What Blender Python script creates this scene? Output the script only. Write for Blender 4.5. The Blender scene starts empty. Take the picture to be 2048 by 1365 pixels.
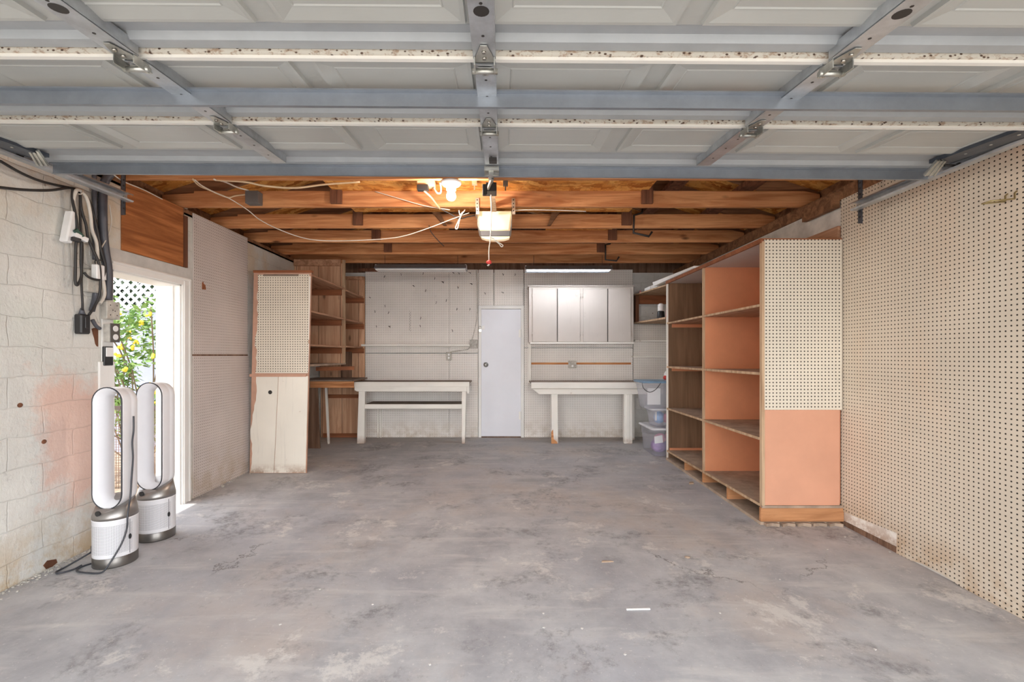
import bpy, bmesh, math, random
from mathutils import Vector, Matrix
random.seed(7)
SC = bpy.context.scene
COL = SC.collection
PI = math.pi
F = 910.0; VX = 1005.0; VY = 711.0; CH = 1.345      # focal length and vanishing point in pixels of the 2048x1365 frame, eye height
XL, XR, YB = -2.835, 2.66, 7.03                     # inner faces of the left, right and back walls
def fz(y): return 0.018*(y-2.3)                     # the slab falls towards the big door
def P(px, py, Y): return Vector(((px-VX)*Y/F, Y, CH-(py-VY)*Y/F))
def WL(px, py, off=0.0):                            # a point standing off the left wall
    X = XL+off; Y = F*(-X)/(VX-px); return Vector((X, Y, CH-(py-VY)*Y/F))
def WR(px, py, off=0.0):
    X = XR-off; Y = F*X/(px-VX); return Vector((X, Y, CH-(py-VY)*Y/F))

# ------------------------------------------------------------------ mesh builder
class MB:
    def __init__(s, T=None): s.v=[]; s.f=[]; s.sm=[]; s.T=T
    def add(s, vs, fs, smooth=False):
        b=len(s.v)
        s.v += [Vector(s.T(*q)) if s.T else Vector(q) for q in vs]
        s.f += [tuple(b+i for i in f) for f in fs]; s.sm += [smooth]*len(fs); return s
    def box(s, x0,x1,y0,y1,z0,z1):
        vs=[(x,y,z) for x in (x0,x1) for y in (y0,y1) for z in (z0,z1)]
        return s.add(vs,[(0,1,3,2),(4,6,7,5),(0,4,5,1),(2,3,7,6),(0,2,6,4),(1,5,7,3)])
    def obox(s, c, size, M):
        c=Vector(c); h=Vector(size)/2
        vs=[c+M@Vector((sx*h.x,sy*h.y,sz*h.z)) for sx in(-1,1) for sy in(-1,1) for sz in(-1,1)]
        return s.add(vs,[(0,1,3,2),(4,6,7,5),(0,4,5,1),(2,3,7,6),(0,2,6,4),(1,5,7,3)])
    def beam(s, p, q, w, h, up=(0,0,1)):
        p=Vector(p); q=Vector(q); d=(q-p); L=d.length; d.normalize()
        a=d.cross(Vector(up)).normalized(); b=a.cross(d).normalized()
        M=Matrix((d,a,b)).transposed()
        return s.obox((p+q)/2,(L,w,h),M)
    def prism(s, poly, axis, a, b):
        n=len(poly)
        def m(u,v,t): return {'x':(t,u,v),'y':(u,t,v),'z':(u,v,t)}[axis]
        vs=[m(u,v,a) for u,v in poly]+[m(u,v,b) for u,v in poly]
        fs=[tuple(range(n))[::-1],tuple(range(n,2*n))]+[(i,(i+1)%n,n+(i+1)%n,n+i) for i in range(n)]
        return s.add(vs,fs)
    def rings(s, loops, cap0=True, cap1=True, smooth=True, closed=False):
        n=len(loops[0]); vs=[q for l in loops for q in l]; fs=[]
        m=len(loops); R=range(m if closed else m-1)
        for k in R:
            A=k*n; B=((k+1)%m)*n
            for i in range(n): fs.append((A+i,A+(i+1)%n,B+(i+1)%n,B+i))
        b=len(s.f); s.add(vs,fs,smooth)
        if not closed:
            off=len(s.v)-len(vs)
            if cap0: s.f.append(tuple(off+i for i in range(n))[::-1]); s.sm.append(False)
            if cap1: s.f.append(tuple(off+(m-1)*n+i for i in range(n))); s.sm.append(False)
        return s
    def cyl(s, p, q, r0, r1=None, n=14, smooth=True):
        if r1 is None: r1=r0
        p=Vector(p); q=Vector(q); d=(q-p).normalized()
        a=d.orthogonal().normalized(); b=d.cross(a)
        C=[(math.cos(2*PI*i/n),math.sin(2*PI*i/n)) for i in range(n)]
        return s.rings([[p+(a*c+b*t)*r0 for c,t in C],[q+(a*c+b*t)*r1 for c,t in C]],smooth=smooth)
    def lathe(s, c, prof, n=24, axis=(0,0,1), smooth=True):
        c=Vector(c); d=Vector(axis).normalized(); a=d.orthogonal().normalized(); b=d.cross(a)
        if abs(d.z)>.99: a=Vector((1,0,0)); b=Vector((0,1,0))
        L=[[c+d*h+(a*math.cos(2*PI*i/n)+b*math.sin(2*PI*i/n))*max(r,1e-4) for i in range(n)] for r,h in prof]
        return s.rings(L,smooth=smooth)
    def tube(s, pts, r, n=7, sub=5, curve=True):
        pts=[Vector(p) for p in pts]
        if curve and len(pts)>2:
            out=[]
            for i in range(len(pts)-1):
                p0=pts[max(i-1,0)];p1=pts[i];p2=pts[i+1];p3=pts[min(i+2,len(pts)-1)]
                for k in range(sub):
                    t=k/sub
                    out.append(.5*((2*p1)+(p2-p0)*t+(2*p0-5*p1+4*p2-p3)*t*t+(3*p1-p0-3*p2+p3)*t**3))
            out.append(pts[-1]); pts=out
        loops=[]; a=None
        for i,p in enumerate(pts):
            d=(pts[min(i+1,len(pts)-1)]-pts[max(i-1,0)])
            if d.length<1e-7: d=Vector((0,0,1))
            d.normalize()
            if a is None: a=d.orthogonal().normalized()
            a=(a-d*a.dot(d))
            if a.length<1e-5: a=d.orthogonal()
            a.normalize(); b=d.cross(a)
            loops.append([p+(a*math.cos(2*PI*k/n)+b*math.sin(2*PI*k/n))*r for k in range(n)])
        return s.rings(loops)
    def ball(s, c, r, n=14, m=9, sc=(1,1,1)):
        c=Vector(c)
        L=[]
        for j in range(m+1):
            t=PI*j/m; rr=max(math.sin(t),.002)
            L.append([c+Vector((rr*math.cos(2*PI*i/n)*r*sc[0],rr*math.sin(2*PI*i/n)*r*sc[1],-math.cos(t)*r*sc[2])) for i in range(n)])
        return s.rings(L)
    def build(s, name, mat, parent=None, org=None, bev=0, seg=1):
        if parent is not None: o0=Vector(parent.get('_w',(0,0,0)))
        else: o0=Vector(org) if org is not None else Vector((0,0,0))
        me=bpy.data.meshes.new(name)
        me.from_pydata([tuple(q-o0) for q in s.v],[],s.f)
        me.polygons.foreach_set('use_smooth',s.sm)
        bm=bmesh.new(); bm.from_mesh(me); bmesh.ops.recalc_face_normals(bm,faces=bm.faces); bm.to_mesh(me); bm.free()
        me.materials.append(mat); me.update()
        o=bpy.data.objects.new(name,me); COL.objects.link(o)
        o['_w']=tuple(o0)
        if parent is not None: o.parent=parent
        else: o.location=o0
        if bev:
            m=o.modifiers.new('Bevel','BEVEL'); m.width=bev; m.segments=seg; m.limit_method='ANGLE'; m.angle_limit=math.radians(40)
        return o
def tag(o,label,cat,group=None,kind=None):
    o['label']=label; o['category']=cat
    if group: o['group']=group
    if kind: o['kind']=kind
    return o
def thing(name,loc,label,cat,group=None):
    o=bpy.data.objects.new(name,None); COL.objects.link(o); o.location=loc; o['_w']=tuple(loc); o.empty_display_size=.05
    return tag(o,label,cat,group)
def struct(o,label=None,cat=None):
    o['kind']='structure'
    if label: o['label']=label
    if cat: o['category']=cat
    return o
def copy_tree(o,loc,label=None,parent=None):
    c=o.copy(); COL.objects.link(c)
    if parent is None:
        c.location=loc; c['_w']=tuple(loc)
        if label: c['label']=label
    else: c.parent=parent
    for ch in list(o.children): copy_tree(ch,None,None,c)
    return c

# ------------------------------------------------------------------ materials
def lin(c):
    return tuple(((x/255)/12.92 if x/255<=.04045 else ((x/255+.055)/1.055)**2.4) for x in c)+(1,)
class G:
    def __init__(s,name):
        s.m=bpy.data.materials.new(name); s.m.use_nodes=True; s.t=s.m.node_tree
        s.b=s.t.nodes['Principled BSDF']; s.o=s.t.nodes['Material Output']
    def n(s,typ,ins=None,**props):
        k=s.t.nodes.new(typ)
        for p,v in props.items(): setattr(k,p,v)
        for i,v in (ins or {}).items():
            if isinstance(v,bpy.types.NodeSocket): s.t.links.new(v,k.inputs[i])
            else: k.inputs[i].default_value=v
        return k
    def math(s,op,a,b=0.0,c=None):
        d={0:a,1:b}
        if c is not None: d[2]=c
        return s.n('ShaderNodeMath',d,operation=op).outputs[0]
    def obj(s,rand=0.0):
        v=s.n('ShaderNodeTexCoord').outputs['Object']
        if rand:
            r=s.n('ShaderNodeObjectInfo').outputs['Random']
            q=s.n('ShaderNodeMath',{0:r,1:rand},operation='MULTIPLY').outputs[0]
            v=s.n('ShaderNodeVectorMath',{0:v,1:q},operation='ADD').outputs[0]
        return v
    def world(s): return s.n('ShaderNodeNewGeometry').outputs['Position']
    def map(s,v,sc=(1,1,1),loc=(0,0,0),rot=(0,0,0)):
        return s.n('ShaderNodeMapping',{0:v,1:loc,2:rot,3:sc}).outputs[0]
    def noise(s,v,scale,detail=4,rough=.55,dist=0.0):
        return s.n('ShaderNodeTexNoise',{'Vector':v,'Scale':scale,'Detail':detail,'Roughness':rough,'Distortion':dist}).outputs[0]
    def vor(s,v,scale,feature='F1',out=0,rnd=1.0):
        return s.n('ShaderNodeTexVoronoi',{'Vector':v,'Scale':scale,'Randomness':rnd},feature=feature).outputs[out]
    def ramp(s,f,stops,mode='LINEAR'):
        k=s.n('ShaderNodeValToRGB',{0:f}); e=k.color_ramp.elements; k.color_ramp.interpolation=mode
        while len(e)<len(stops): e.new(.5)
        for i,(p,c) in enumerate(stops):
            e[i].position=p; e[i].color=c if len(c)==4 else lin(c)
        return k.outputs[0]
    def step(s,f,a,b):   # smooth 0..1 between a and b
        return s.n('ShaderNodeMapRange',{0:f,1:a,2:b,3:0.0,4:1.0},clamp=True).outputs[0]
    def mix(s,f,a,b,blend='MIX'):
        k=s.n('ShaderNodeMix',data_type='RGBA',blend_type=blend)
        for i,v in ((0,f),(6,a),(7,b)):
            if isinstance(v,bpy.types.NodeSocket): s.t.links.new(v,k.inputs[i])
            else: k.inputs[i].default_value=v if i==0 or len(v)==4 else lin(v)
        return k.outputs[2]
    def sep(s,v): return s.n('ShaderNodeSeparateXYZ',{0:v}).outputs
    def comb(s,x,y,z=0.0): return s.n('ShaderNodeCombineXYZ',{0:x,1:y,2:z}).outputs[0]
    def set(s,color=None,rough=None,metal=None,**kw):
        for i,v in [('Base Color',color),('Roughness',rough),('Metallic',metal)]+list(kw.items()):
            if v is None: continue
            if isinstance(v,bpy.types.NodeSocket): s.t.links.new(v,s.b.inputs[i])
            else: s.b.inputs[i].default_value=(v if not (i=='Base Color' and len(v)==3) else lin(v))
        return s
    def bump(s,h,strength=.3,dist=.01,normal=None):
        d={'Strength':strength,'Distance':dist,'Height':h}
        if normal is not None: d['Normal']=normal
        k=s.n('ShaderNodeBump',d).outputs[0]
        s.t.links.new(k,s.b.inputs['Normal']); return k
def plain(name,c,rough=.5,metal=0.0,var=.06,scale=9,bump=0.0,**kw):
    g=G(name); v=g.obj(5)
    f=g.noise(v,scale,5,.6)
    a=[max(0,x*(1-var)) for x in c]; b=[min(255,x*(1+var)) for x in c]
    g.set(g.ramp(f,[(.3,a),(.7,b)]),rough,metal,**kw)
    if bump: g.bump(g.noise(v,scale*8,3),bump,.003)
    return g.m
def wood(name,light,dark,axis='X',rough=.75,knots=.5,scale=1.0,plank=None,dirt=None,knotc=(70,38,20)):
    g=G(name); v=g.obj(7)
    i='XYZ'.index(axis)
    def sc(al,ac): q=[ac*scale]*3; q[i]=al*scale; return tuple(q)
    n1=g.noise(g.map(v,sc(.7,9)),1.6,5,.6,1.2)
    n2=g.noise(g.map(v,sc(2.0,70)),1.3,4,.6,.4)
    n3=g.noise(v,1.6,2)
    col=g.ramp(n1,[(.30,dark),(.45,[(a+b)/2 for a,b in zip(light,dark)]),(.58,light),(.8,[min(255,x*1.06) for x in light])])
    col=g.mix(g.math('MULTIPLY',g.step(n2,.42,.7),.45),col,dark)
    col=g.mix(g.math('MULTIPLY',g.step(n3,.45,.75),.35),col,[x*.8 for x in light])
    if knots:
        w=g.n('ShaderNodeTexVoronoi',{'Vector':g.map(v,sc(2.6,6.5)),'Scale':1.0})
        m=g.math('MULTIPLY',g.math('SUBTRACT',1.0,g.step(w.outputs[0],.06,.16)),g.step(g.sep(w.outputs[1])[0],1-knots-.05,1-knots+.05))
        col=g.mix(g.math('MULTIPLY',m,.85),col,knotc)
    h=n2
    if plank:
        ax,pitch,off=plank
        u=g.sep(v)['XYZ'.index(ax)] if False else g.sep(g.n('ShaderNodeTexCoord').outputs['Object'])['XYZ'.index(ax)]
        fr=g.math('FRACT',g.math('DIVIDE',g.math('ADD',u,off+50*pitch),pitch))
        e=g.math('LESS_THAN',fr,.006/pitch)
        pid=g.math('FLOOR',g.math('DIVIDE',g.math('ADD',u,off+50*pitch),pitch))
        tone=g.n('ShaderNodeTexWhiteNoise',{1:pid},noise_dimensions='1D').outputs[0]
        col=g.mix(g.math('MULTIPLY',tone,.4),col,[x*.72 for x in light])
        col=g.mix(e,col,(40,24,16))
    if dirt:
        col=g.mix(g.math('MULTIPLY',g.step(g.noise(v,3.5,6,.7),.45,.7),.7),col,dirt)
    g.set(col,rough); g.b.inputs['Specular IOR Level'].default_value=.25
    g.bump(n2,.15,.004)
    return g.m
def holes(g,v,axes,pitch,r,off=(0,0)):
    q=g.sep(v); d=[]
    for k,a in enumerate(axes):
        u=g.math('ADD',q['XYZ'.index(a)],off[k]+20*pitch)
        fr=g.math('SUBTRACT',g.math('FRACT',g.math('DIVIDE',u,pitch)),.5)
        d.append(g.math('MULTIPLY',g.math('MULTIPLY',fr,pitch),g.math('MULTIPLY',fr,pitch)))
    D=g.math('SQRT',g.math('ADD',d[0],d[1]))
    return g.math('SUBTRACT',1.0,g.step(D,r*.8,r*1.15))
def pegboard(name,base,axes,hole=(30,24,20),r=.0042,dirt=(150,115,75),dirt_amt=.35,fill=0.0,stain=None,low=None):
    g=G(name); v=g.obj(); w=g.world()
    n=g.noise(w,1.1,5,.6); n2=g.noise(w,18,4,.7)
    col=g.ramp(n,[(.3,[x*.95 for x in base]),(.7,[min(255,x*1.03) for x in base])])
    if stain: col=g.mix(g.math('MULTIPLY',g.step(g.noise(g.map(w,(1,1,.35)),1.7,4,.6),.5,.72),.5),col,stain)
    col=g.mix(g.math('MULTIPLY',g.step(n2,.66,.78),dirt_amt),col,dirt)
    if low:
        z=g.sep(w)[2]
        f=g.math('MULTIPLY',g.math('SUBTRACT',1.0,g.step(z,low[0],low[1])),g.step(g.noise(w,5,5,.7),.42,.6))
        col=g.mix(g.math('MULTIPLY',f,.8),col,low[2])
    h=holes(g,v,axes,.027,r)
    hm=h
    if fill: hm=g.math('MULTIPLY',h,g.math('SUBTRACT',1.0,g.math('MULTIPLY',g.step(g.noise(w,3.2,3),.4,.62),fill)))
    col=g.mix(hm,col,hole)
    g.set(col,.6); g.bump(g.math('SUBTRACT',1.0,h),.5,.004)
    g.b.inputs['Specular IOR Level'].default_value=.3
    return g.m
def painted(name,base,wear=(150,110,75),amt=.3,axis='X',rough=.55,edge=None):
    g=G(name); v=g.obj(9); i='XYZ'.index(axis)
    q=[26]*3; q[i]=1.6
    n=g.noise(g.map(v,tuple(q)),1.2,5,.65,.5); n2=g.noise(v,6,6,.75); n3=g.noise(v,1.6,3)
    col=g.ramp(n3,[(.3,[x*.94 for x in base]),(.7,base)])
    col=g.mix(g.math('MULTIPLY',g.step(n,.58,.75),amt),col,[x*.72 for x in base])
    col=g.mix(g.math('MULTIPLY',g.step(n2,.64,.70),amt*2),col,wear)
    if edge:
        z=g.sep(g.world())[2]
        f=g.math('MULTIPLY',g.math('SUBTRACT',1.0,g.step(z,edge[0],edge[1])),g.step(n2,.40,.55))
        col=g.mix(f,col,wear)
    g.set(col,rough); g.bump(n,.12,.003); return g.m
def metal(name,c,rough=.4,met=.85,axis='X',streak=.12):
    g=G(name); v=g.obj(3); i='XYZ'.index(axis); q=[40]*3; q[i]=1.0
    n=g.noise(g.map(v,tuple(q)),1.0,4,.6); n2=g.noise(v,7,5,.65)
    col=g.ramp(n2,[(.3,[x*(1-streak) for x in c]),(.7,[min(255,x*(1+streak)) for x in c])])
    g.set(col,g.math('ADD',g.math('MULTIPLY',n,.25),rough-.1),met); return g.m
def emit(name,c,strength,base=(240,240,240)):
    g=G(name); g.set(base,.4); g.b.inputs['Emission Color'].default_value=lin(c); g.b.inputs['Emission Strength'].default_value=strength; return g.m

M={}
# concrete slab
g=G('concrete_floor'); w=g.world()
mid=g.noise(w,2.6,8,.68,.15); fine=g.noise(w,30,5,.7); st=g.noise(g.map(w,(.5,3.2,1),rot=(0,0,.18)),2.2,8,.7,.3)
col=g.ramp(mid,[(.28,(148,147,150)),(.46,(170,169,171)),(.6,(184,183,184)),(.75,(200,198,196))])
pink=g.step(g.noise(g.map(w,loc=(3.1,1.7,0)),.8,7,.66,.2),.5,.66)
col=g.mix(g.math('MULTIPLY',pink,.45),col,(200,182,166))
col=g.mix(g.math('MULTIPLY',g.step(g.noise(g.map(w,loc=(7.3,4.2,0)),.6,4,.55),.5,.7),.4),col,(170,171,180))
col=g.mix(g.math('MULTIPLY',g.step(st,.52,.66),.5),col,(206,203,199))
dark=g.step(g.noise(g.map(w,loc=(1.3,8.8,0)),1.5,10,.76,.2),.53,.62)
col=g.mix(g.math('MULTIPLY',g.math('MULTIPLY',dark,.75),g.step(fine,.36,.56)),col,(122,119,119))
pale=g.step(g.noise(g.map(w,loc=(4.3,2.8,0)),2.0,10,.78,.2),.57,.63)
col=g.mix(g.math('MULTIPLY',pale,.65),col,(216,212,206))
col=g.mix(g.math('MULTIPLY',g.step(fine,.60,.72),.35),col,(112,104,98))
col=g.mix(g.math('MULTIPLY',g.step(g.noise(w,60,3,.6),.64,.72),.45),col,(226,222,216))
ck=g.n('ShaderNodeTexVoronoi',{'Vector':g.n('ShaderNodeVectorMath',{0:g.map(w,(.42,.42,.42),loc=(.35,.12,0)),1:g.n('ShaderNodeVectorMath',{0:g.n('ShaderNodeTexNoise',{'Vector':w,'Scale':2.2,'Detail':8.0,'Roughness':.7}).outputs[1],'Scale':.28},operation='SCALE').outputs[0]},operation='ADD').outputs[0],'Scale':1.0},feature='DISTANCE_TO_EDGE').outputs[0]
crk=g.math('MULTIPLY',g.math('SUBTRACT',1.0,g.step(ck,.0012,.0035)),g.step(g.noise(g.map(w,loc=(2,5,0)),.8,3),.52,.6))
col=g.mix(g.math('MULTIPLY',crk,.7),col,(84,76,70))
yb=g.step(g.sep(w)[1],5.7,7.0)
col=g.mix(g.math('MULTIPLY',yb,g.math('MULTIPLY',g.step(mid,.35,.6),.45)),col,(136,122,106))
g.set(col,g.math('ADD',.5,g.math('MULTIPLY',mid,.35)))
g.bump(g.math('ADD',fine,g.math('MULTIPLY',crk,-3.0)),.12,.004); M['floor']=g.m

# painted block
def block(name,base,pinkish=True,bscale=1.0,dirty=(186,160,120),lowamt=1.0):
    g=G(name); w=g.world(); q=g.sep(w)
    dis=g.n('ShaderNodeVectorMath',{0:g.n('ShaderNodeTexNoise',{'Vector':w,'Scale':5.0,'Detail':5.0}).outputs[1],'Scale':.055},operation='SCALE').outputs[0]
    uv=g.n('ShaderNodeVectorMath',{0:g.comb(g.math('ADD',q[1],q[0]),q[2]),1:dis},operation='ADD').outputs[0]
    br=g.n('ShaderNodeTexBrick',{'Vector':uv,'Color1':(1,1,1,1),'Color2':(1,1,1,1),'Mortar':(0,0,0,1),'Scale':1.0,'Mortar Size':.005,'Mortar Smooth':.9,'Brick Width':.40,'Row Height':.178})
    f=br.outputs[1]
    n=g.noise(w,1.3,6,.65); n2=g.noise(w,22,6,.7); n3=g.noise(g.map(w,loc=(5,2,1)),.9,4,.6)
    col=g.ramp(n,[(.3,[x*.9 for x in base]),(.55,base),(.75,[min(255,x*1.06) for x in base])])
    col=g.mix(g.math('MULTIPLY',g.step(n2,.6,.72),.35),col,[x*.66 for x in base])
    if pinkish:
        col=g.mix(g.math('MULTIPLY',g.step(g.noise(g.map(w,loc=(9,4,2)),1.0,4),.54,.66),.35),col,(196,206,196))
        # old salmon paint showing through beside the doorway, near the ground
        dy=g.math('ABSOLUTE',g.math('SUBTRACT',q[1],3.0)); dz=g.math('ABSOLUTE',g.math('SUBTRACT',q[2],.78))
        d=g.math('ADD',g.math('MAXIMUM',g.math('MULTIPLY',dy,2.4),g.math('MULTIPLY',dz,1.4)),g.math('MULTIPLY',g.noise(w,2.6,6,.7),1.25))
        col=g.mix(g.math('MULTIPLY',g.math('SUBTRACT',1.0,g.step(d,1.0,1.25)),.6),col,(226,178,158))
        hi=g.math('MULTIPLY',g.step(q[2],1.9,2.35),g.step(g.noise(g.map(w,loc=(1,1,7)),2.4,5,.65),.46,.62))
        col=g.mix(g.math('MULTIPLY',hi,.5),col,(205,178,140))
    lowf=g.math('MULTIPLY',g.math('SUBTRACT',1.0,g.step(q[2],.02,.42)),g.step(g.noise(w,4.5,6,.7),.42,.58))
    col=g.mix(g.math('MULTIPLY',lowf,.75*lowamt),col,dirty)
    spots=g.vor(g.map(w,loc=(2,3,4)),5.5); 
    col=g.mix(g.math('MULTIPLY',g.math('SUBTRACT',1.0,g.step(spots,.03,.07)),g.step(n3,.5,.55)),col,(120,98,78))
    col=g.mix(g.math('MULTIPLY',f,g.math('MULTIPLY',g.step(n3,.35,.6),.30)),col,[x*.62 for x in base])
    g.set(col,.8); g.b.inputs['Specular IOR Level'].default_value=.2
    ce=g.vor(g.n('ShaderNodeVectorMath',{0:g.map(w,(1.6,1.6,2.2)),1:dis},operation='ADD').outputs[0],1.0,'DISTANCE_TO_EDGE')
    ck=g.math('MULTIPLY',g.math('SUBTRACT',1.0,g.step(ce,.001,.004)),g.step(g.noise(g.map(w,loc=(3,3,3)),2.6,3),.56,.62))
    col2=g.mix(g.math('MULTIPLY',ck,.45),col,(104,92,82)); g.set(col2)
    h=g.math('ADD',g.math('MULTIPLY',g.math('ADD',f,ck),-.55),g.math('ADD',g.math('MULTIPLY',n2,.7),g.math('MULTIPLY',g.noise(g.map(w,(1,1,.5)),9,7,.7),1.3)))
    g.bump(h,.42,.02); return g.m
M['block']=block('painted_block',(216,215,210))
M['block_grey']=block('grey_painted_block',(216,215,212),False,dirty=(150,135,115))
M['lintel']=plain('painted_concrete',(196,194,190),.75,var=.08,scale=5,bump=.3)
M['dust_concrete']=plain('rough_bond_beam',(206,201,194),.85,var=.14,scale=4,bump=.5)
# boards
M['peg_left']=pegboard('pegboard_pinkish',(206,196,191),'YZ',hole=(96,82,76),r=.0042,dirt=(120,95,80),dirt_amt=.35,fill=.55,low=(.0,.5,(178,160,136)))
M['peg_right']=pegboard('pegboard_cream',(209,197,180),'YZ',r=.0045,stain=(214,188,162),low=(-.05,.28,(160,118,64)),dirt=(160,112,66),dirt_amt=.3)
M['peg_back']=pegboard('pegboard_white',(236,231,226),'XZ',hole=(112,104,98),r=.0048,fill=.3,dirt=(120,104,90),dirt_amt=.3,low=(.05,.4,(190,176,158)))
M['peg_end']=pegboard('pegboard_ivory',(222,213,197),'XZ',r=.0052,dirt=(140,110,80),dirt_amt=.15)
M['joist']=wood('fir_joist',(214,156,108),(164,102,62),'X',knots=.55)
M['rafter']=wood('aged_rafter',(146,106,76),(96,66,46),'X',knots=.3)
M['strut']=wood('dark_strut',(126,84,62),(82,52,38),'Z',knots=.3)
M['plank']=wood('pine_planks',(222,180,148),(178,130,98),'Z',knots=.5,plank=('X',.30,.06))
M['shelfwood']=wood('shelf_pine',(202,160,130),(150,108,82),'Y',knots=.3)
M['cleat']=wood('red_cleat',(158,100,68),(116,70,46),'X',knots=.2)
M['dustwood']=plain('dusty_shelf',(164,144,126),.85,var=.14,scale=7)
M['oldwood']=wood('weathered_board',(132,104,86),(88,64,50),'Z',knots=.2)
M['plinth']=wood('plinth_pine',(196,142,100),(158,106,68),'X',knots=.25)
M['edge']=wood('ply_edge',(200,172,142),(160,128,100),'Z',knots=0)
M['brownboard']=wood('dark_hardboard',(136,106,82),(104,80,60),'Z',knots=0,scale=.6)
M['plywood']=wood('varnished_plywood',(184,118,70),(122,70,36),'Y',knots=.15,scale=.75)
M['brownpink']=plain('faded_salmon_board',(188,146,124),.6,var=.08,scale=5)
M['orange']=plain('salmon_paint',(208,140,102),.5,var=.05,scale=2.2)
M['orange2']=plain('light_salmon_paint',(216,160,132),.5,var=.04,scale=1.6)
M['cream']=painted('cream_paint',(242,239,232),(150,112,80),.22,'X',edge=(.0,.22))
M['creamz']=painted('cream_paint_upright',(242,239,232),(148,104,70),.25,'Z',edge=(.02,.2))
M['planks_white']=painted('old_white_planks',(230,224,212),(150,118,92),.3,'Z',edge=(.03,.16))
M['cabpaint']=painted('taupe_white_paint',(204,195,188),(150,126,110),.12,'Z')
M['topdust']=plain('dusty_worktop',(128,112,100),.8,var=.14,scale=6)
M['doorblue']=plain('cool_white_door',(222,224,232),.4,var=.015,scale=2)
M['trim']=painted('white_trim',(238,237,234),(160,140,120),.1,'Z')
M['trimy']=painted('white_head_trim',(238,237,234),(160,140,120),.1,'Y')
# garage door
g=G('door_skin'); v=g.obj()
n=g.noise(g.map(v,(2,30,30)),1.5,4); col=g.ramp(g.noise(v,2,3),[(.3,(171,172,168)),(.7,(179,180,176))])
g.set(col,g.math('ADD',.22,g.math('MULTIPLY',n,.25))); g.bump(g.noise(g.map(v,(1,6,6)),22,3),.08,.004); M['skin']=g.m
M['railgrey']=plain('blue_grey_rail',(163,167,170),.35,var=.03)
g=G('rusty_hem'); v=g.obj(); n=g.noise(g.map(v,(34,14,60)),1.0,4,.7,.4)
col=g.mix(g.math('MULTIPLY',g.step(n,.5,.62),.75),(208,202,190),(150,118,90)); col=g.mix(g.step(g.vor(g.map(v,(48,20,70)),1.0),.30,.18),col,(82,60,46)); g.set(col,.6); M['hem']=g.m
M['skinpatch']=plain('bare_patch',(206,152,102),.7,var=.15,scale=20)
M['galv']=metal('galvanised_steel',(156,162,170),.42,.75,'X',.05)
M['galvy']=metal('galvanised_stile',(190,194,198),.38,.8,'Y')
M['darksteel']=metal('dark_steel',(92,98,108),.45,.8,'Y')
M['zinc']=metal('zinc_plate',(186,186,180),.35,.9,'Y',.2)
M['iron']=plain('black_iron',(52,48,46),.5,.3)
M['chrome']=metal('satin_chrome',(176,172,166),.25,1.0,'Z')
M['darknickel']=metal('dark_nickel',(126,123,120),.34,.85,'Z',.03)
M['nickel']=metal('grey_nickel',(164,160,157),.36,.85,'Z',.03)
M['brass']=metal('dull_brass',(172,156,112),.4,.8,'Z')
# plastics etc
M['fanwhite']=plain('glossy_white_plastic',(232,232,236),.25,var=.01)
g=G('perforated_shroud'); q=g.sep(g.obj()); a=g.math('MULTIPLY',g.math('ARCTAN2',q[1],q[0]),.115)
h=holes(g,g.comb(a,q[2]),'XY',.0078,.0021)
front=g.math('MULTIPLY',g.math('MULTIPLY',g.step(q[2],.085,.09),g.math('SUBTRACT',1.0,g.step(q[2],.262,.267))),g.math('LESS_THAN',q[1],-.012))
g.set(g.mix(g.math('MULTIPLY',h,front),(232,232,236),(96,96,100)),.35); M['perf']=g.m
M['blackp']=plain('black_plastic',(40,40,42),.45,var=.1)
M['rim']=plain('dark_rim',(58,60,66),.35)
M['greyp']=plain('grey_plastic',(124,124,128),.5)
M['conduit']=plain('grey_conduit',(86,88,96),.45,.2,var=.08)
M['boxgrey']=plain('painted_box_grey',(186,182,174),.6,var=.12,scale=20)
M['whitep']=plain('white_plastic',(236,236,236),.4,var=.02)
M['cordw']=plain('white_cord',(214,208,198),.5)
M['palechip']=plain('pale_chip',(176,152,130),.8)
M['chip']=plain('dusty_paint_chip',(206,202,196),.7)
M['cordtan']=plain('tan_cord',(206,180,146),.5)
M['cordb']=plain('black_cord',(44,42,42),.5)
M['green']=plain('green_plug',(38,74,62),.5)
M['red']=plain('red_plastic',(206,66,62),.4)
M['redpink']=plain('pink_plastic',(216,146,146),.4)
M['paper']=plain('white_paper',(238,238,236),.7,var=.02)
M['lidblue']=plain('blue_lid',(116,146,172),.4,var=.08)
M['lidwhite']=plain('frosted_lid',(214,214,218),.45,var=.05)
M['purple']=plain('purple_stuff',(150,112,176),.6,var=.2,scale=14)
M['pinkstuff']=plain('pink_stuff',(206,128,146),.6,var=.25,scale=14)
M['bluestuff']=plain('blue_stuff',(120,160,204),.6,var=.25,scale=14)
g=G('clear_tub'); g.set((222,222,236),.18); g.b.inputs['Alpha'].default_value=.31; M['tub']=g.m
M['bulb']=emit('glowing_bulb',(255,238,220),260)
M['tube']=emit('lit_tube',(246,250,255),10)
g=G('opener_lens'); v=g.obj(); g.set((228,204,166),.4)
d=g.n('ShaderNodeVectorMath',{0:g.map(v,(7,0,9))},operation='LENGTH').outputs[1]
g.b.inputs['Emission Color'].default_value=lin((255,222,176)); g.t.links.new(g.ramp(d,[(0,(1,1,1,1)),(1.0,(.25,.25,.25,1))]),g.b.inputs['Emission Strength'])
k=g.math('MULTIPLY',g.ramp(d,[(.2,(1,1,1,1)),(1.0,(.3,.3,.3,1))]),.55); g.t.links.new(k,g.b.inputs['Emission Strength']); M['lens']=g.m
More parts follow.
